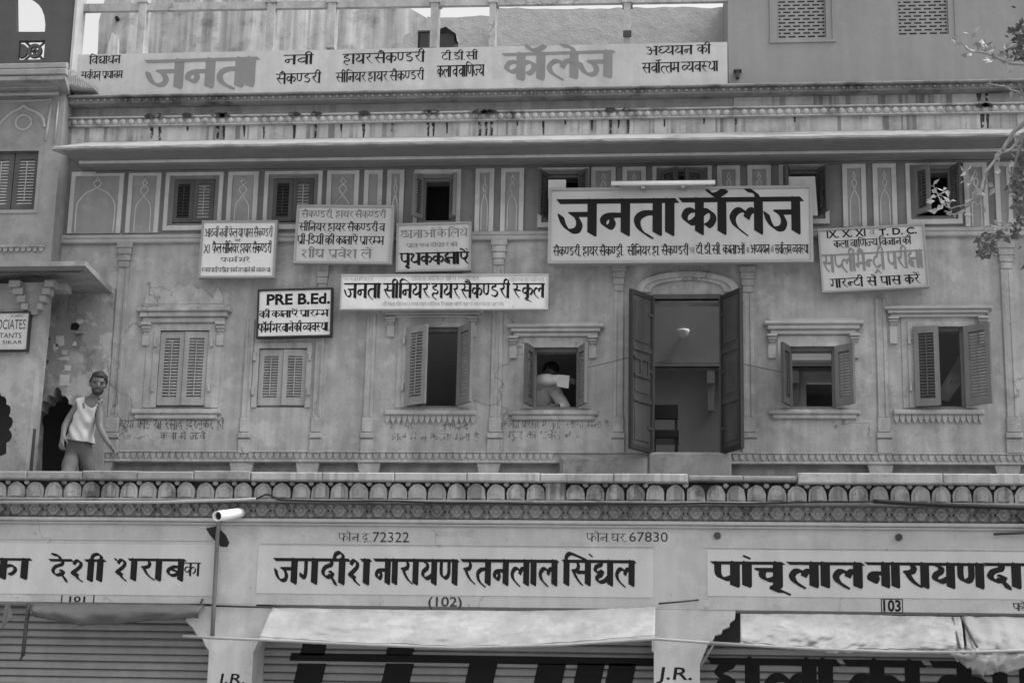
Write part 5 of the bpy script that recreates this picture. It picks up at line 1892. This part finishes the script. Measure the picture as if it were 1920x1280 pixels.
# recessed alcove wall with cusped doorway
YAL = -.06
ax0 = XL(40, 700, YAL)
foil2 = [(58, 905), (136, 905), (137, 800), (131, 788), (137, 776), (136, 764), (127, 762), (131, 751), (126, 744), (117, 746), (115, 736), (107, 727), (99, 736), (96, 742), (86, 741), (81, 750), (84, 757), (72, 758), (66, 768), (72, 777), (63, 782), (61, 796)]
def cusped(base, centre, bulge):
    out = []
    for i in range(len(base) - 1):
        a, c = Vector(base[i]), Vector(base[i + 1])
        m_ = ((a + c) / 2 - Vector(centre)).normalized()
        for k_ in range(6):
            t_ = k_ / 6
            p_ = a.lerp(c, t_) + m_ * (bulge * math.sin(math.pi * t_) ** .7 * (c - a).length / 16)
            out.append((p_.x, p_.y))
    return out + [base[-1]]
foil2 = [(58, 905)] + [(136, 905)] + cusped([(138, 800), (137, 776), (129, 757), (116, 742), (107, 727), (98, 742), (84, 751), (72, 766), (63, 790)], (100, 800), 5)
b = MB()
b.prism([(ax0, Z_FLOOR - .02), (XB + .02, Z_FLOOR - .02), (XL(214, 550, YAL), zb_b + .06), (ax0, zb_b + .06)], YAL, YAL + .32, [[(q(a, c, YAL)[0], max(q(a, c, YAL)[1], Z_FLOOR - .01)) for a, c in foil2]])
b.build('alcove_wall', ALCOVE, nb)
b = MB()
b.box(ax0 - 2.5, XB, YAL + .9, YAL + .95, Z_FLOOR, zb_b)
b.build('doorway_dark', INTERIOR_D, nb)
for a, c, w_, h_ in ((121, 712, 22, 22), (127, 690, 16, 10), (112, 640, 18, 20), (104, 650, 10, 12), (122, 660, 12, 8), (140, 645, 8, 8), (150, 600, 16, 14), (118, 672, 26, 5)):
    b = MB()
    p = P(a, c, YAL)
    hw_, hh = w_ / 350, h_ / 350
    b.prism([(p.x + dx * hw_ + rnd.uniform(-.010, .010), p.z + dz * hh + rnd.uniform(-.010, .010)) for dx, dz in ((-1, -1), (0, -1.05), (1, -.9), (.95, .1), (1, 1), (-.1, .95), (-1, 1), (-.95, 0))], YAL - .003, YAL)
    b.build('torn_poster', mat('torn poster paper', .52, .15, .2, 0, bump=.1, grime=.3), nb)
b = MB()
pz = P(141, 611, YAL)
b.prism([(pz.x - .05, pz.z - .045), (pz.x + .03, pz.z - .05), (pz.x + .055, pz.z), (pz.x + .02, pz.z + .04), (pz.x - .045, pz.z + .03)], YAL - .004, YAL - .001)
b.build('wall_hole', BLACK, nb)  # flat black patch stands in for the dark inside the hole
b = MB()
pz = P(152, 611, YAL)
b.bevbox(pz.x - .05, pz.x + .05, YAL - .05, YAL + .01, pz.z - .10, pz.z - .07, .006)
b.bevbox(pz.x - .05, pz.x + .05, YAL - .04, YAL + .01, pz.z + .085, pz.z + .11, .006)
b.build('niche_ledge', NEIGH_L, nb)
tx = board('sign_board', 'pale English board of an accounting office on the neighbour pillar at the left edge', [(-95, 585), (57, 584.5), (52, 657), (-100, 659)], YPL - .06, SIGN_G, FRAME_D, .014, .05)
tx([('& ASSOCIATES', -40, 48, 599, 617, dict(latin=True, bold=.0)), ('ACCOUNTANTS', -60, 40, 624, 634, dict(latin=True, bold=.0)), ('JAIPUR & SIKAR', -55, 41, 638, 647, dict(latin=True, bold=.0)), ('LIC. AGENCY', 20, 46, 590, 594, dict(latin=True))], 'lettering', INK_SOFT)

# ================================================================== people
def skin_mesh(nodes, edges, root, sub=2):
    me = bpy.data.meshes.new('skeleton')
    names = list(nodes)
    idx = {n: i for i, n in enumerate(names)}
    me.from_pydata([tuple(nodes[n][0]) for n in names], [(idx[a], idx[c]) for a, c in edges], [])
    o = bpy.data.objects.new('skeleton', me)
    COL.objects.link(o)
    md = o.modifiers.new('skin', 'SKIN')
    md.use_smooth_shade = True
    for i, n in enumerate(names):
        sv = me.skin_vertices[0].data[i]
        r = nodes[n][1]
        sv.radius = r if isinstance(r, tuple) else (r, r)
        sv.use_root = (n == root)
    s = o.modifiers.new('sub', 'SUBSURF')
    s.levels = s.render_levels = sub
    dg = bpy.context.evaluated_depsgraph_get()
    dg.update()
    out = bpy.data.meshes.new_from_object(o.evaluated_get(dg))
    vs = [v.co.copy() for v in out.vertices]
    fs = [tuple(p.vertices) for p in out.polygons]
    bpy.data.objects.remove(o)
    bpy.data.meshes.remove(me)
    bpy.data.meshes.remove(out)
    return vs, fs


def fuse(mb, voxel, smooth=4):
    """one continuous surface out of overlapping pieces"""
    me = bpy.data.meshes.new('raw')
    me.from_pydata([tuple(v) for v in mb.v], [], mb.f)
    o = bpy.data.objects.new('raw', me)
    COL.objects.link(o)
    r = o.modifiers.new('r', 'REMESH')
    r.mode = 'VOXEL'
    r.voxel_size = voxel
    s = o.modifiers.new('s', 'SMOOTH')
    s.factor = .5
    s.iterations = smooth
    dg = bpy.context.evaluated_depsgraph_get()
    dg.update()
    out = bpy.data.meshes.new_from_object(o.evaluated_get(dg))
    res = MB()
    res.add([v.co.copy() for v in out.vertices], [tuple(p.vertices) for p in out.polygons], True)
    bpy.data.objects.remove(o)
    bpy.data.meshes.remove(me)
    bpy.data.meshes.remove(out)
    return res


def dress(b_, nodes_, edges_, keep, offset, wrinkle=.006, freq=12.0):
    """clothes that follow the body: the faces of the body whose bone and place pass keep(), pushed out along their normals"""
    me = bpy.data.meshes.new('t')
    me.from_pydata([tuple(v) for v in b_.v], [], b_.f)
    bm = bmesh.new()
    bm.from_mesh(me)
    bm.normal_update()
    rad = lambda k: nodes_[k][1][0] if isinstance(nodes_[k][1], tuple) else nodes_[k][1]
    segs = [(nodes_[a][0], nodes_[c][0], c, rad(a), rad(c)) for a, c in edges_]
    vs, ok = [], []
    for v in bm.verts:
        best, bone = 1e9, ''
        for a, c, k, ra, rc in segs:
            d = c - a
            t = max(0.0, min(1.0, (v.co - a).dot(d) / max(1e-9, d.length_squared)))
            e = (v.co - (a + d * t)).length / max(.02, ra + (rc - ra) * t)
            if e < best:
                best, bone = e, k
        ok.append(keep(v.co, bone))
        off = offset(v.co) if callable(offset) else offset
        w = noise.noise(Vector((v.co.x * freq, v.co.y * freq, v.co.z * freq * .6)))
        vs.append(v.co + v.normal * (off + wrinkle * w))
    fs = [tuple(x.index for x in f.verts) for f in bm.faces if all(ok[x.index] for x in f.verts)]
    used = sorted({i for f in fs for i in f})
    mp = {i: j for j, i in enumerate(used)}
    bm.free()
    bpy.data.meshes.remove(me)
    pts = [vs[i] for i in used]
    fs = [tuple(mp[i] for i in f) for f in fs]
    cnt = {}
    for f in fs:
        for i in range(len(f)):
            e = tuple(sorted((f[i], f[(i + 1) % len(f)])))
            cnt[e] = cnt.get(e, 0) + 1
    nb_ = {}
    for (a, c), n_ in cnt.items():
        if n_ == 1:
            nb_.setdefault(a, []).append(c)
            nb_.setdefault(c, []).append(a)
    for _ in range(10):                       # even out the cut edges
        new = {i: (pts[i] * 2 + pts[l[0]] + pts[l[-1]]) / 4 for i, l in nb_.items()}
        for i, p in new.items():
            pts[i] = p
    out = MB()
    out.add(pts, fs, True)
    return out


def hand_nodes(nodes, edges, key, wrist, d, side, curl, L=.185):
    """palm, four unequal bent fingers and a thumb; d = pointing direction, side = direction of the thumb, curl = palm-ward direction"""
    d, side, curl = d.normalized(), side.normalized(), curl.normalized()
    palm = wrist + d * L * .30
    nodes[key + 'palm'] = (palm, (.030, .017))
    edges.append((key, key + 'palm'))
    for i, (off, ln) in enumerate(((.028, .90), (.010, 1.0), (-.010, .94), (-.028, .76))):
        k0 = palm + side * off + d * L * .18
        f = L * .46 * ln
        k1 = k0 + (d * .9 + curl * .35).normalized() * f * .5
        k2 = k1 + (d * .6 + curl * .8).normalized() * f * .5
        n0, n1, n2 = (key + 'f%d%d' % (i, j) for j in range(3))
        nodes[n0], nodes[n1], nodes[n2] = (k0, .0095), (k1, .0085), (k2, .0068)
        edges += [(key + 'palm', n0), (n0, n1), (n1, n2)]
    t0 = wrist + d * L * .18 + side * .030
    t1 = t0 + (d * .7 + side * .55 + curl * .3).normalized() * .040
    t2 = t1 + (d * .9 + side * .1 + curl * .4).normalized() * .030
    nodes[key + 't0'], nodes[key + 't1'], nodes[key + 't2'] = (t0, .012), (t1, .0105), (t2, .008)
    edges += [(key, key + 't0'), (key + 't0', key + 't1'), (key + 't1', key + 't2')]


def head_piece(b, c, face, up, s=1.0):
    """skull, jaw, nose, brow, lips and ears round centre c"""
    face, up = face.normalized(), up.normalized()
    up = (up - face * up.dot(face)).normalized()
    rt = face.cross(up)
    M = Matrix((rt, face, up)).transposed()

    def ball(off, r):
        t = MB()
        t.ball((0, 0, 0), r[0] * s, r[1] * s, r[2] * s, 16, 10)
        b.add([c + M @ (Vector(v) + Vector(off) * s) for v in t.v], t.f, True)
    ball((0, -.005, .022), (.077, .098, .088))
    ball((0, .012, -.030), (.066, .078, .070))
    ball((0, .030, -.078), (.046, .052, .040))
    ball((0, .090, -.018), (.014, .022, .026))
    ball((0, .096, -.030), (.018, .016, .012))
    ball((.033, .078, .018), (.026, .014, .010))
    ball((-.033, .078, .018), (.026, .014, .010))
    ball((0, .082, -.060), (.024, .012, .007))
    ball((0, .080, -.072), (.020, .012, .007))
    for q_ in (-1, 1):
        ball((q_ * .078, -.005, -.008), (.010, .020, .032))
        ball((q_ * .048, .058, -.020), (.022, .022, .02))
    return M


def shell(b, c, M, r, off, cut, s=1.0, amp=.004):
    t = MB()
    t.ball((0, 0, 0), *r, 22, 14)
    vs = []
    for v in t.v:
        v = Vector(v)
        n = noise.noise(v * 60) * amp
        vs.append(v + v.normalized() * n + Vector(off))
    keep = [f for f in t.f if all(cut(vs[i]) for i in f)]
    b.add([c + M @ (v * s) for v in vs], keep, True)


# ---- the man on the balcony
YM = -.78
def J(px, py, dy=0.0):
    return P(px, py, YM + dy)
hipc = J(147, 836)
zk, za = Z_FLOOR + .47, Z_FLOOR + .085
nodes, edges = {}, []
def nd(k, p, r, par=None):
    nodes[k] = (p, r)
    if par:
        edges.append((par, k))
nd('pelvis', hipc, (.125, .095))
nd('belly', J(152, 812, -.03), (.112, .088), 'pelvis')
nd('chest', J(163, 780, -.06), (.128, .096), 'belly')
nd('upper', J(170, 759, -.07), (.110, .085), 'chest')
nd('neck', J(177, 745, -.09), .056, 'upper')
nd('nape', J(181, 735, -.11), .053, 'neck')
nd('shr', J(150, 757, -.08), .058, 'upper')
nd('elr', J(128, 787, -.10), .043, 'shr')
nd('fmr', J(121, 800, -.14), .038, 'elr')
nd('wrr', J(118, 818, -.20), .026, 'fmr')
nd('shl', J(188, 761, -.06), .056, 'upper')
nd('ell', J(187, 800, -.12), .042, 'shl')
nd('fml', J(194, 815, -.17), .038, 'ell')
nd('wrl', J(206, 835, -.24), .026, 'fml')
for s, h, k in (('r', J(138, 846), Vector((J(138, 846).x + .03, YM - .22, zk + .02))), ('l', J(157, 847), Vector((J(157, 847).x + .04, YM + .10, zk)))):
    nd('hip' + s, h, .088, 'pelvis')
    nd('knee' + s, k, .058, 'hip' + s)
    an = Vector((k.x - .02, k.y + (.04 if s == 'r' else .22), za))
    nd('ank' + s, an, .040, 'knee' + s)
    nd('toe' + s, an + Vector((.05, -.17, -.045)), (.04, .028), 'ank' + s)
hand_nodes(nodes, edges, 'wrr', nodes['wrr'][0], J(113, 842, -.24) - nodes['wrr'][0], Vector((1, -.3, .1)), Vector((.3, .9, 0)))
hand_nodes(nodes, edges, 'wrl', nodes['wrl'][0], J(220, 853, -.27) - nodes['wrl'][0], Vector((.3, -.8, .6)), Vector((-.8, -.3, -.5)))
vs, fs = skin_mesh(nodes, edges, 'pelvis')
raw = MB()
raw.add(vs, fs)
hc = J(184.5, 719, -.13)
face, upv = Vector((.38, -1, -.22)), Vector((.16, -.25, 1))
HS = 1.06
M = head_piece(raw, hc, face, upv, HS)
man_b = fuse(raw, .0075, 3)
man = thing('person', (hipc.x, YM, Z_FLOOR), 'bearded man in a white singlet and grey trousers walking along the balcony', 'person')
body = man_b.build('body', SKIN, man)
b = MB()
shell(b, hc, M, (.083, .105, .096), (0, -.008, .026), lambda v: v.z > .048 or (v.y < .0 and v.z > -.05) or (v.y < .045 and v.z > .0), HS, .017)
b.build('hair', HAIR, man, solid=.012)
b = MB()
shell(b, hc, M, (.063, .066, .062), (0, .030, -.058), lambda v: v.y > .02 and v.z < -.062 + .55 * max(0, abs(v.x) - .028) and not (abs(v.x) < .026 and -.080 < v.z < -.052), HS, .004)
shell(b, hc, M, (.036, .03, .014), (0, .070, -.047), lambda v: v.y > .07, HS, .002)
b.build('beard', INK_FACE, man)
b = MB()
for s in (-1, 1):
    t = MB().ball((0, 0, 0), .013 * HS, .008, .006 * HS, 10, 6)
    b.add([hc + M @ (Vector(v) + Vector((s * .032, .082, .004)) * HS) for v in t.v], t.f, True)
    t = MB().ball((0, 0, 0), .022 * HS, .008, .0045 * HS, 10, 6)
    b.add([hc + M @ (Vector(v) + Vector((s * .033, .088, .024)) * HS) for v in t.v], t.f, True)
b.build('eyes', HAIR, man)
bones = [e for e in edges]
zhem, ztop = J(145, 829).z, J(170, 752).z
nk = nodes['neck'][0]
arms = ('elr', 'fmr', 'wrr', 'ell', 'fml', 'wrl')
def in_singlet(v, bone):
    if bone.startswith(('wr', 'el', 'fm', 'knee', 'ank', 'toe', 'nape')):
        return False
    if v.z > nk.z + .0:
        return False
    if v.z < zhem - .16 * (v.x - hipc.x):
        return False
    if bone in ('shr', 'shl'):       # straps only
        k = nodes[bone][0]
        lim = .052 if bone == 'shr' else .050
        if bone == 'shl' and v.x > k.x - .002:
            return False
        return (v - k).length > lim and (v - nk).length > .055 and v.z > k.z - .02
    r = v - nk
    if v.y < nk.y and r.z > -.13 + abs(r.x + .01) * .9 and abs(r.x) < .085:
        return False
    return (v - nk).length > .066
b = dress(man_b, nodes, bones, in_singlet, lambda v: .014 + .026 * max(0.0, min(1.0, (zhem + .22 - v.z) / .22)) + .006 * math.sin(v.x * 62 + v.z * 30) * max(0.0, min(1.0, (zhem + .40 - v.z) / .3)), .022, 13)
b.build('singlet', SINGLET, man, solid=.004)
zwaist = zhem + .03
b = dress(man_b, nodes, bones, lambda v, bone: (bone.startswith(('hip', 'knee', 'ank')) or bone in ('belly', 'pelvis')) and zwaist > v.z > Z_FLOOR + .1, lambda v: .016 + .014 * max(0.0, min(1.0, (zwaist - .2 - v.z) / .3)), .022, 9)
b.build('trousers', TROUSER, man)

# ---- the reader in the window
YR = .33
def K(px, py, dy=0.0):
    return P(px, py, YR + dy)
nodes, edges = {}, []
zseat = K(1020, 800).z - .12
nd('pelvis', Vector((K(1012, 800).x, YR + .42, zseat)), (.15, .12))
nd('belly', K(1010, 775, .38), (.13, .11), 'pelvis')
nd('chest', K(1014, 738, .30), (.15, .115), 'belly')
nd('neck', K(1020, 712, .27), .055, 'chest')
nd('nape', K(1025, 707, .27), .052, 'neck')
nd('shr', K(1006, 722, .16), .058, 'chest')
nd('elr', K(1016, 710, -.02), .045, 'shr')
nd('wrr', K(1056, 713, -.10), .028, 'elr')
nd('shl', K(1036, 728, .20), .058, 'chest')
nd('ell', K(1062, 768, .02), .043, 'shl')
nd('wrl', K(1040, 762, -.16), .028, 'ell')
for s, dx in (('r', -.1), ('l', .1)):
    h = nodes['pelvis'][0] + Vector((dx, -.02, -.05))
    nd('hip' + s, h, .085, 'pelvis')
    nd('knee' + s, h + Vector((dx * .4, -.36 + .0, -.02)), .058, 'hip' + s)
    nd('ank' + s, Vector((h.x + dx * .4, h.y - .34, zi + .09)), .042, 'knee' + s)
    nd('toe' + s, Vector((h.x + dx * .4, h.y - .46, zi + .035)), (.04, .03), 'ank' + s)
hand_nodes(nodes, edges, 'wrr', nodes['wrr'][0], Vector((1, -.15, -.1)), Vector((0, -.2, 1)), Vector((0, 1, -.2)))
hand_nodes(nodes, edges, 'wrl', nodes['wrl'][0], Vector((-.7, -.4, -.2)), Vector((0, -.2, 1)), Vector((0, 1, -.3)))
vs, fs = skin_mesh(nodes, edges, 'pelvis')
raw = MB()
raw.add(vs, fs)
hc2 = K(1032, 698, .25)
M2 = head_piece(raw, hc2, Vector((.7, -.7, -.9)), Vector((.5, -.5, .8)), 1.0)
rd = thing('person', (nodes['pelvis'][0].x, nodes['pelvis'][0].y, zi), 'seated reader in a pale shirt behind the window left of the door', 'person')
fuse(raw, .009, 3).build('body', SKIN, rd)
b = MB()
shell(b, hc2, M2, (.083, .105, .096), (0, -.008, .026), lambda v: v.z > .05 or (v.y < .0 and v.z > -.05), 1.0, .008)
b.build('hair', HAIR, rd, solid=.01)
wrs = [nodes['wrr'][0], nodes['wrl'][0]]
def in_shirt(v, bone):
    if bone in ('nape',) or bone.startswith(('hip', 'knee', 'ank', 'toe')) or ('wr' in bone and len(bone) > 3):
        return False
    return min((v - w_).length for w_ in wrs) > .05 and (v - nodes['neck'][0]).length > .06 and v.z < hc2.z - .10
rb_ = fuse(raw, .009, 3)
b = dress(rb_, nodes, [e for e in edges], in_shirt, .022, .016, 13)
b.build('shirt', SHIRT, rd, solid=.004)
b = dress(rb_, nodes, [e for e in edges], lambda v, bone: bone.startswith(('hip', 'knee', 'ank')) and v.z > zi + .1, .014, .01, 11)
b.build('trousers', mat('dark trousers', .08, .05, .06, 0, rough=.9, bump=.2), rd)
b = MB()
pw = [K(1046, 702, -.13), K(1068, 704, -.16), K(1066, 728, -.18), K(1044, 724, -.14)]
b.add(pw, [(3, 2, 1, 0)])
tag(b.build('paper', PAPER, solid=.004), 'white sheet of paper held by the reader in the window', 'paper')
b = MB()
pp = nodes['pelvis'][0]
b.bevbox(pp.x - .3, pp.x + .3, pp.y - .2, pp.y + .25, zseat - .26, zseat - .17, .01)
for sx in (-.27, .22):
    for sy in (-.18, .2):
        b.box(pp.x + sx, pp.x + sx + .05, pp.y + sy, pp.y + sy + .05, zi, zseat - .261)
tag(b.build('stool', WOOD), 'dark wooden stool under the reader behind the window', 'stool')

b = MB()
pl = [K(a, c, .25) for a, c in ((1752, 748), (1800, 664), (1816, 650), (1816, 700), (1778, 752))]
b.prism([(p.x, p.z) for p in pl], YR + .25, YR + .28)
tag(b.build('leaning_board', PLASTER), 'slanting grey board seen inside the far right window', 'board')
# ---- chair inside the door
YC = .75
x0, x1, _, zt_ = rect(1223, 758, 1271, 846, YC)
ch = thing('chair', ((x0 + x1) / 2, YC, zi), 'black wooden chair standing just inside the open door', 'chair')
BW = mat('black chair wood', .007, .1, .1, 0, rough=.45, bump=.05)
zseat_ = ZL(806, YC, 1247)
b = MB(); b.bevbox(x0, x1, YC - .01, YC + .02, ZL(786, YC, 1247), zt_, .008); b.build('backrest', BW, ch)
b = MB(); b.bevbox(x0 - .01, x1 + .01, YC - .03, YC + .40, ZL(822, YC, 1247), zseat_, .012); b.build('seat', BW, ch)
for xx, yy, top in ((x0, YC + .021, zt_), (x1 - .035, YC + .021, zt_), (x0, YC + .36, ZL(823, YC, 1247)), (x1 - .035, YC + .36, ZL(823, YC, 1247))):
    b = MB(); b.box(xx, xx + .035, yy, yy + .035, zi, top if top != zt_ else ZL(823, YC, 1247))
    if top == zt_:
        b.box(xx, xx + .03, yy, yy + .02, zseat_, top - .01)
    b.build('leg', BW, ch)
# bowl lamp on the courtyard wall
c = P(1281, 618, YB - .12)
b = MB()
t = MB().ball((0, 0, 0), .075, .075, .10, 18, 12)
b.add([c + Vector(v) for v in t.v], [f for f in t.f if all(t.v[i][2] < .002 for i in f)], True)
o = tag(b.build('wall_lamp', PVC, solid=.006), 'white half-bowl wall lamp seen through the open door', 'lamp')
b = MB(); b.tube([(c.x, c.y + .05, c.z - .03), (c.x, YB + .01, c.z - .03)], .015, 8); b.build('arm', IRON, o)

# ================================================================== tree reaching in from the right
YTR = -4.6
tr = thing('street_tree', (XL(2120, 700, YTR), YTR, 0), 'leafy street tree reaching thin pale twigs in from the right edge', 'tree')
bt = MB()
base = Vector((XL(2120, 700, YTR), YTR, 0))
tp = [base, base + Vector((.05, .1, 1.5)), base + Vector((-.05, .1, 3.2)), base + Vector((.1, 0, 5.0)), base + Vector((0, .1, 7.0)), base + Vector((.1, 0, 8.0))]
bt.tube(tp, .17, 12, taper=.05)
bt.build('trunk', BARK, tr)
bw = MB()
tips = []
def twig(pts, r, taper, dy=0.0):
    sp_ = smooth_path(pts, 4)
    n = len(sp_)
    pp_ = [P(a + rnd.uniform(-1, 1), c + rnd.uniform(-1, 1), YTR + dy + .25 * math.sin(i / n * 3)) for i, (a, c) in enumerate(sp_)]
    bw.tube(pp_, r, 6, taper=taper)
    for p in pp_[n // 2:]:
        for _ in range(rnd.choice((0, 1, 2))):
            tips.append(p)
def lk(z):  # point on the trunk
    t = z
    return t
twig([(2125, 470), (2040, 330), (1960, 225), (1920, 232), (1899, 252), (1880, 282), (1850, 322), (1839, 361)], .030, .010)
twig([(1839, 361), (1824, 380), (1800, 398), (1786, 402), (1771, 395)], .009, .005)
twig([(1830, 372), (1806, 385), (1780, 390), (1768, 382)], .007, .004)
twig([(1768, 382), (1758, 366), (1750, 347)], .006, .004)
twig([(1839, 361), (1825, 346), (1812, 340), (1800, 343)], .007, .004)
twig([(2060, 300), (1960, 262), (1920, 250), (1905, 270), (1890, 284), (1872, 285)], .022, .010, -.3)
twig([(2100, 230), (1990, 200), (1920, 178), (1880, 162), (1850, 158)], .014, .005, .3)
twig([(2105, 190), (2000, 140), (1920, 122), (1886, 117), (1850, 100), (1820, 96), (1800, 78)], .016, .004)
twig([(1886, 117), (1860, 100), (1845, 75)], .006, .003)
twig([(1920, 250), (1905, 300), (1890, 360), (1888, 420), (1860, 440), (1852, 462)], .012, .005, .1)
twig([(1850, 322), (1846, 350), (1842, 400), (1850, 440)], .008, .004, .1)
bw.build('limb', BARK, tr)
def leaf(b, p, L, W, d, n):
    d = d.normalized()
    s = d.cross(n).normalized()
    n = s.cross(d)
    b.add([p, p + d * L * .35 + s * W + n * W * .3, p + d * L, p + d * L * .35 - s * W + n * W * .3, p + d * L * .45 - n * W * .1], [(0, 4, 1), (1, 4, 2), (2, 4, 3), (3, 4, 0)], False)
def rv():
    v = Vector((rnd.uniform(-1, 1), rnd.uniform(-1, 1), rnd.uniform(-1, 1)))
    return v.normalized() if v.length > .05 else Vector((1, 0, 0))
bl = MB()
for p in tips:
    if rnd.random() < .75:
        leaf(bl, p, rnd.uniform(.05, .085), rnd.uniform(.014, .024), rv(), rv())
for a, c, n, sp_ in ((1753, 365, 3, 5), (1773, 357, 4, 5), (1752, 377, 2, 4), (1785, 375, 3, 4), (1755, 395, 2, 4), (1766, 384, 3, 4), (1812, 320, 3, 5), (1837, 362, 4, 6), (1865, 352, 3, 5), (1828, 380, 3, 6), (1820, 402, 2, 4),
                     (1880, 422, 5, 8), (1897, 420, 5, 8), (1868, 432, 3, 6), (1790, 70, 4, 6), (1822, 62, 3, 8), (1855, 92, 7, 12), (1878, 100, 6, 10), (1842, 82, 4, 8), (1905, 82, 4, 8), (1815, 105, 4, 4), (1860, 112, 4, 8), (1893, 128, 4, 8), (1900, 300, 4, 10), (1870, 320, 2, 8), (1903, 270, 3, 8)):
    for i in range(n):
        p = P(a + rnd.uniform(-sp_, sp_), c + rnd.uniform(-sp_, sp_) * .7, YTR + rnd.uniform(-.25, .25))
        leaf(bl, p, rnd.uniform(.05, .09), rnd.uniform(.016, .028), Vector((rnd.uniform(-1, .4), rnd.uniform(-.5, .5), rnd.uniform(-.8, .5))), rv())
bl.build('pale_leaves', LEAF, tr)
bd = MB()
LS = .9
for a, c, n, sx, sy in ((1908, 62, 45, 14, 16), (1910, 98, 35, 14, 14), (1852, 462, 40, 12, 16), (1840, 470, 14, 8, 10), (1912, 340, 50, 12, 34), (1915, 400, 30, 10, 22), (1905, 434, 14, 12, 6), (1872, 440, 14, 14, 6),
                        (1985, 120, 220, 50, 70), (1990, 300, 260, 50, 90), (2060, 60, 260, 90, 90), (2080, 260, 300, 80, 120), (1975, 440, 120, 40, 40), (2130, -10, 330, 90, 80), (2160, 140, 300, 70, 110)):
    for i in range(int(n * 1.7)):
        p = P(a + rnd.gauss(0, sx * .6), c + rnd.gauss(0, sy * .6), YTR + rnd.uniform(-.5, .5))
        leaf(bd, p, LS * rnd.uniform(.04, .10), LS * rnd.uniform(.014, .032), rv(), rv())
bd.build('dark_leaves', LEAF_D, tr)
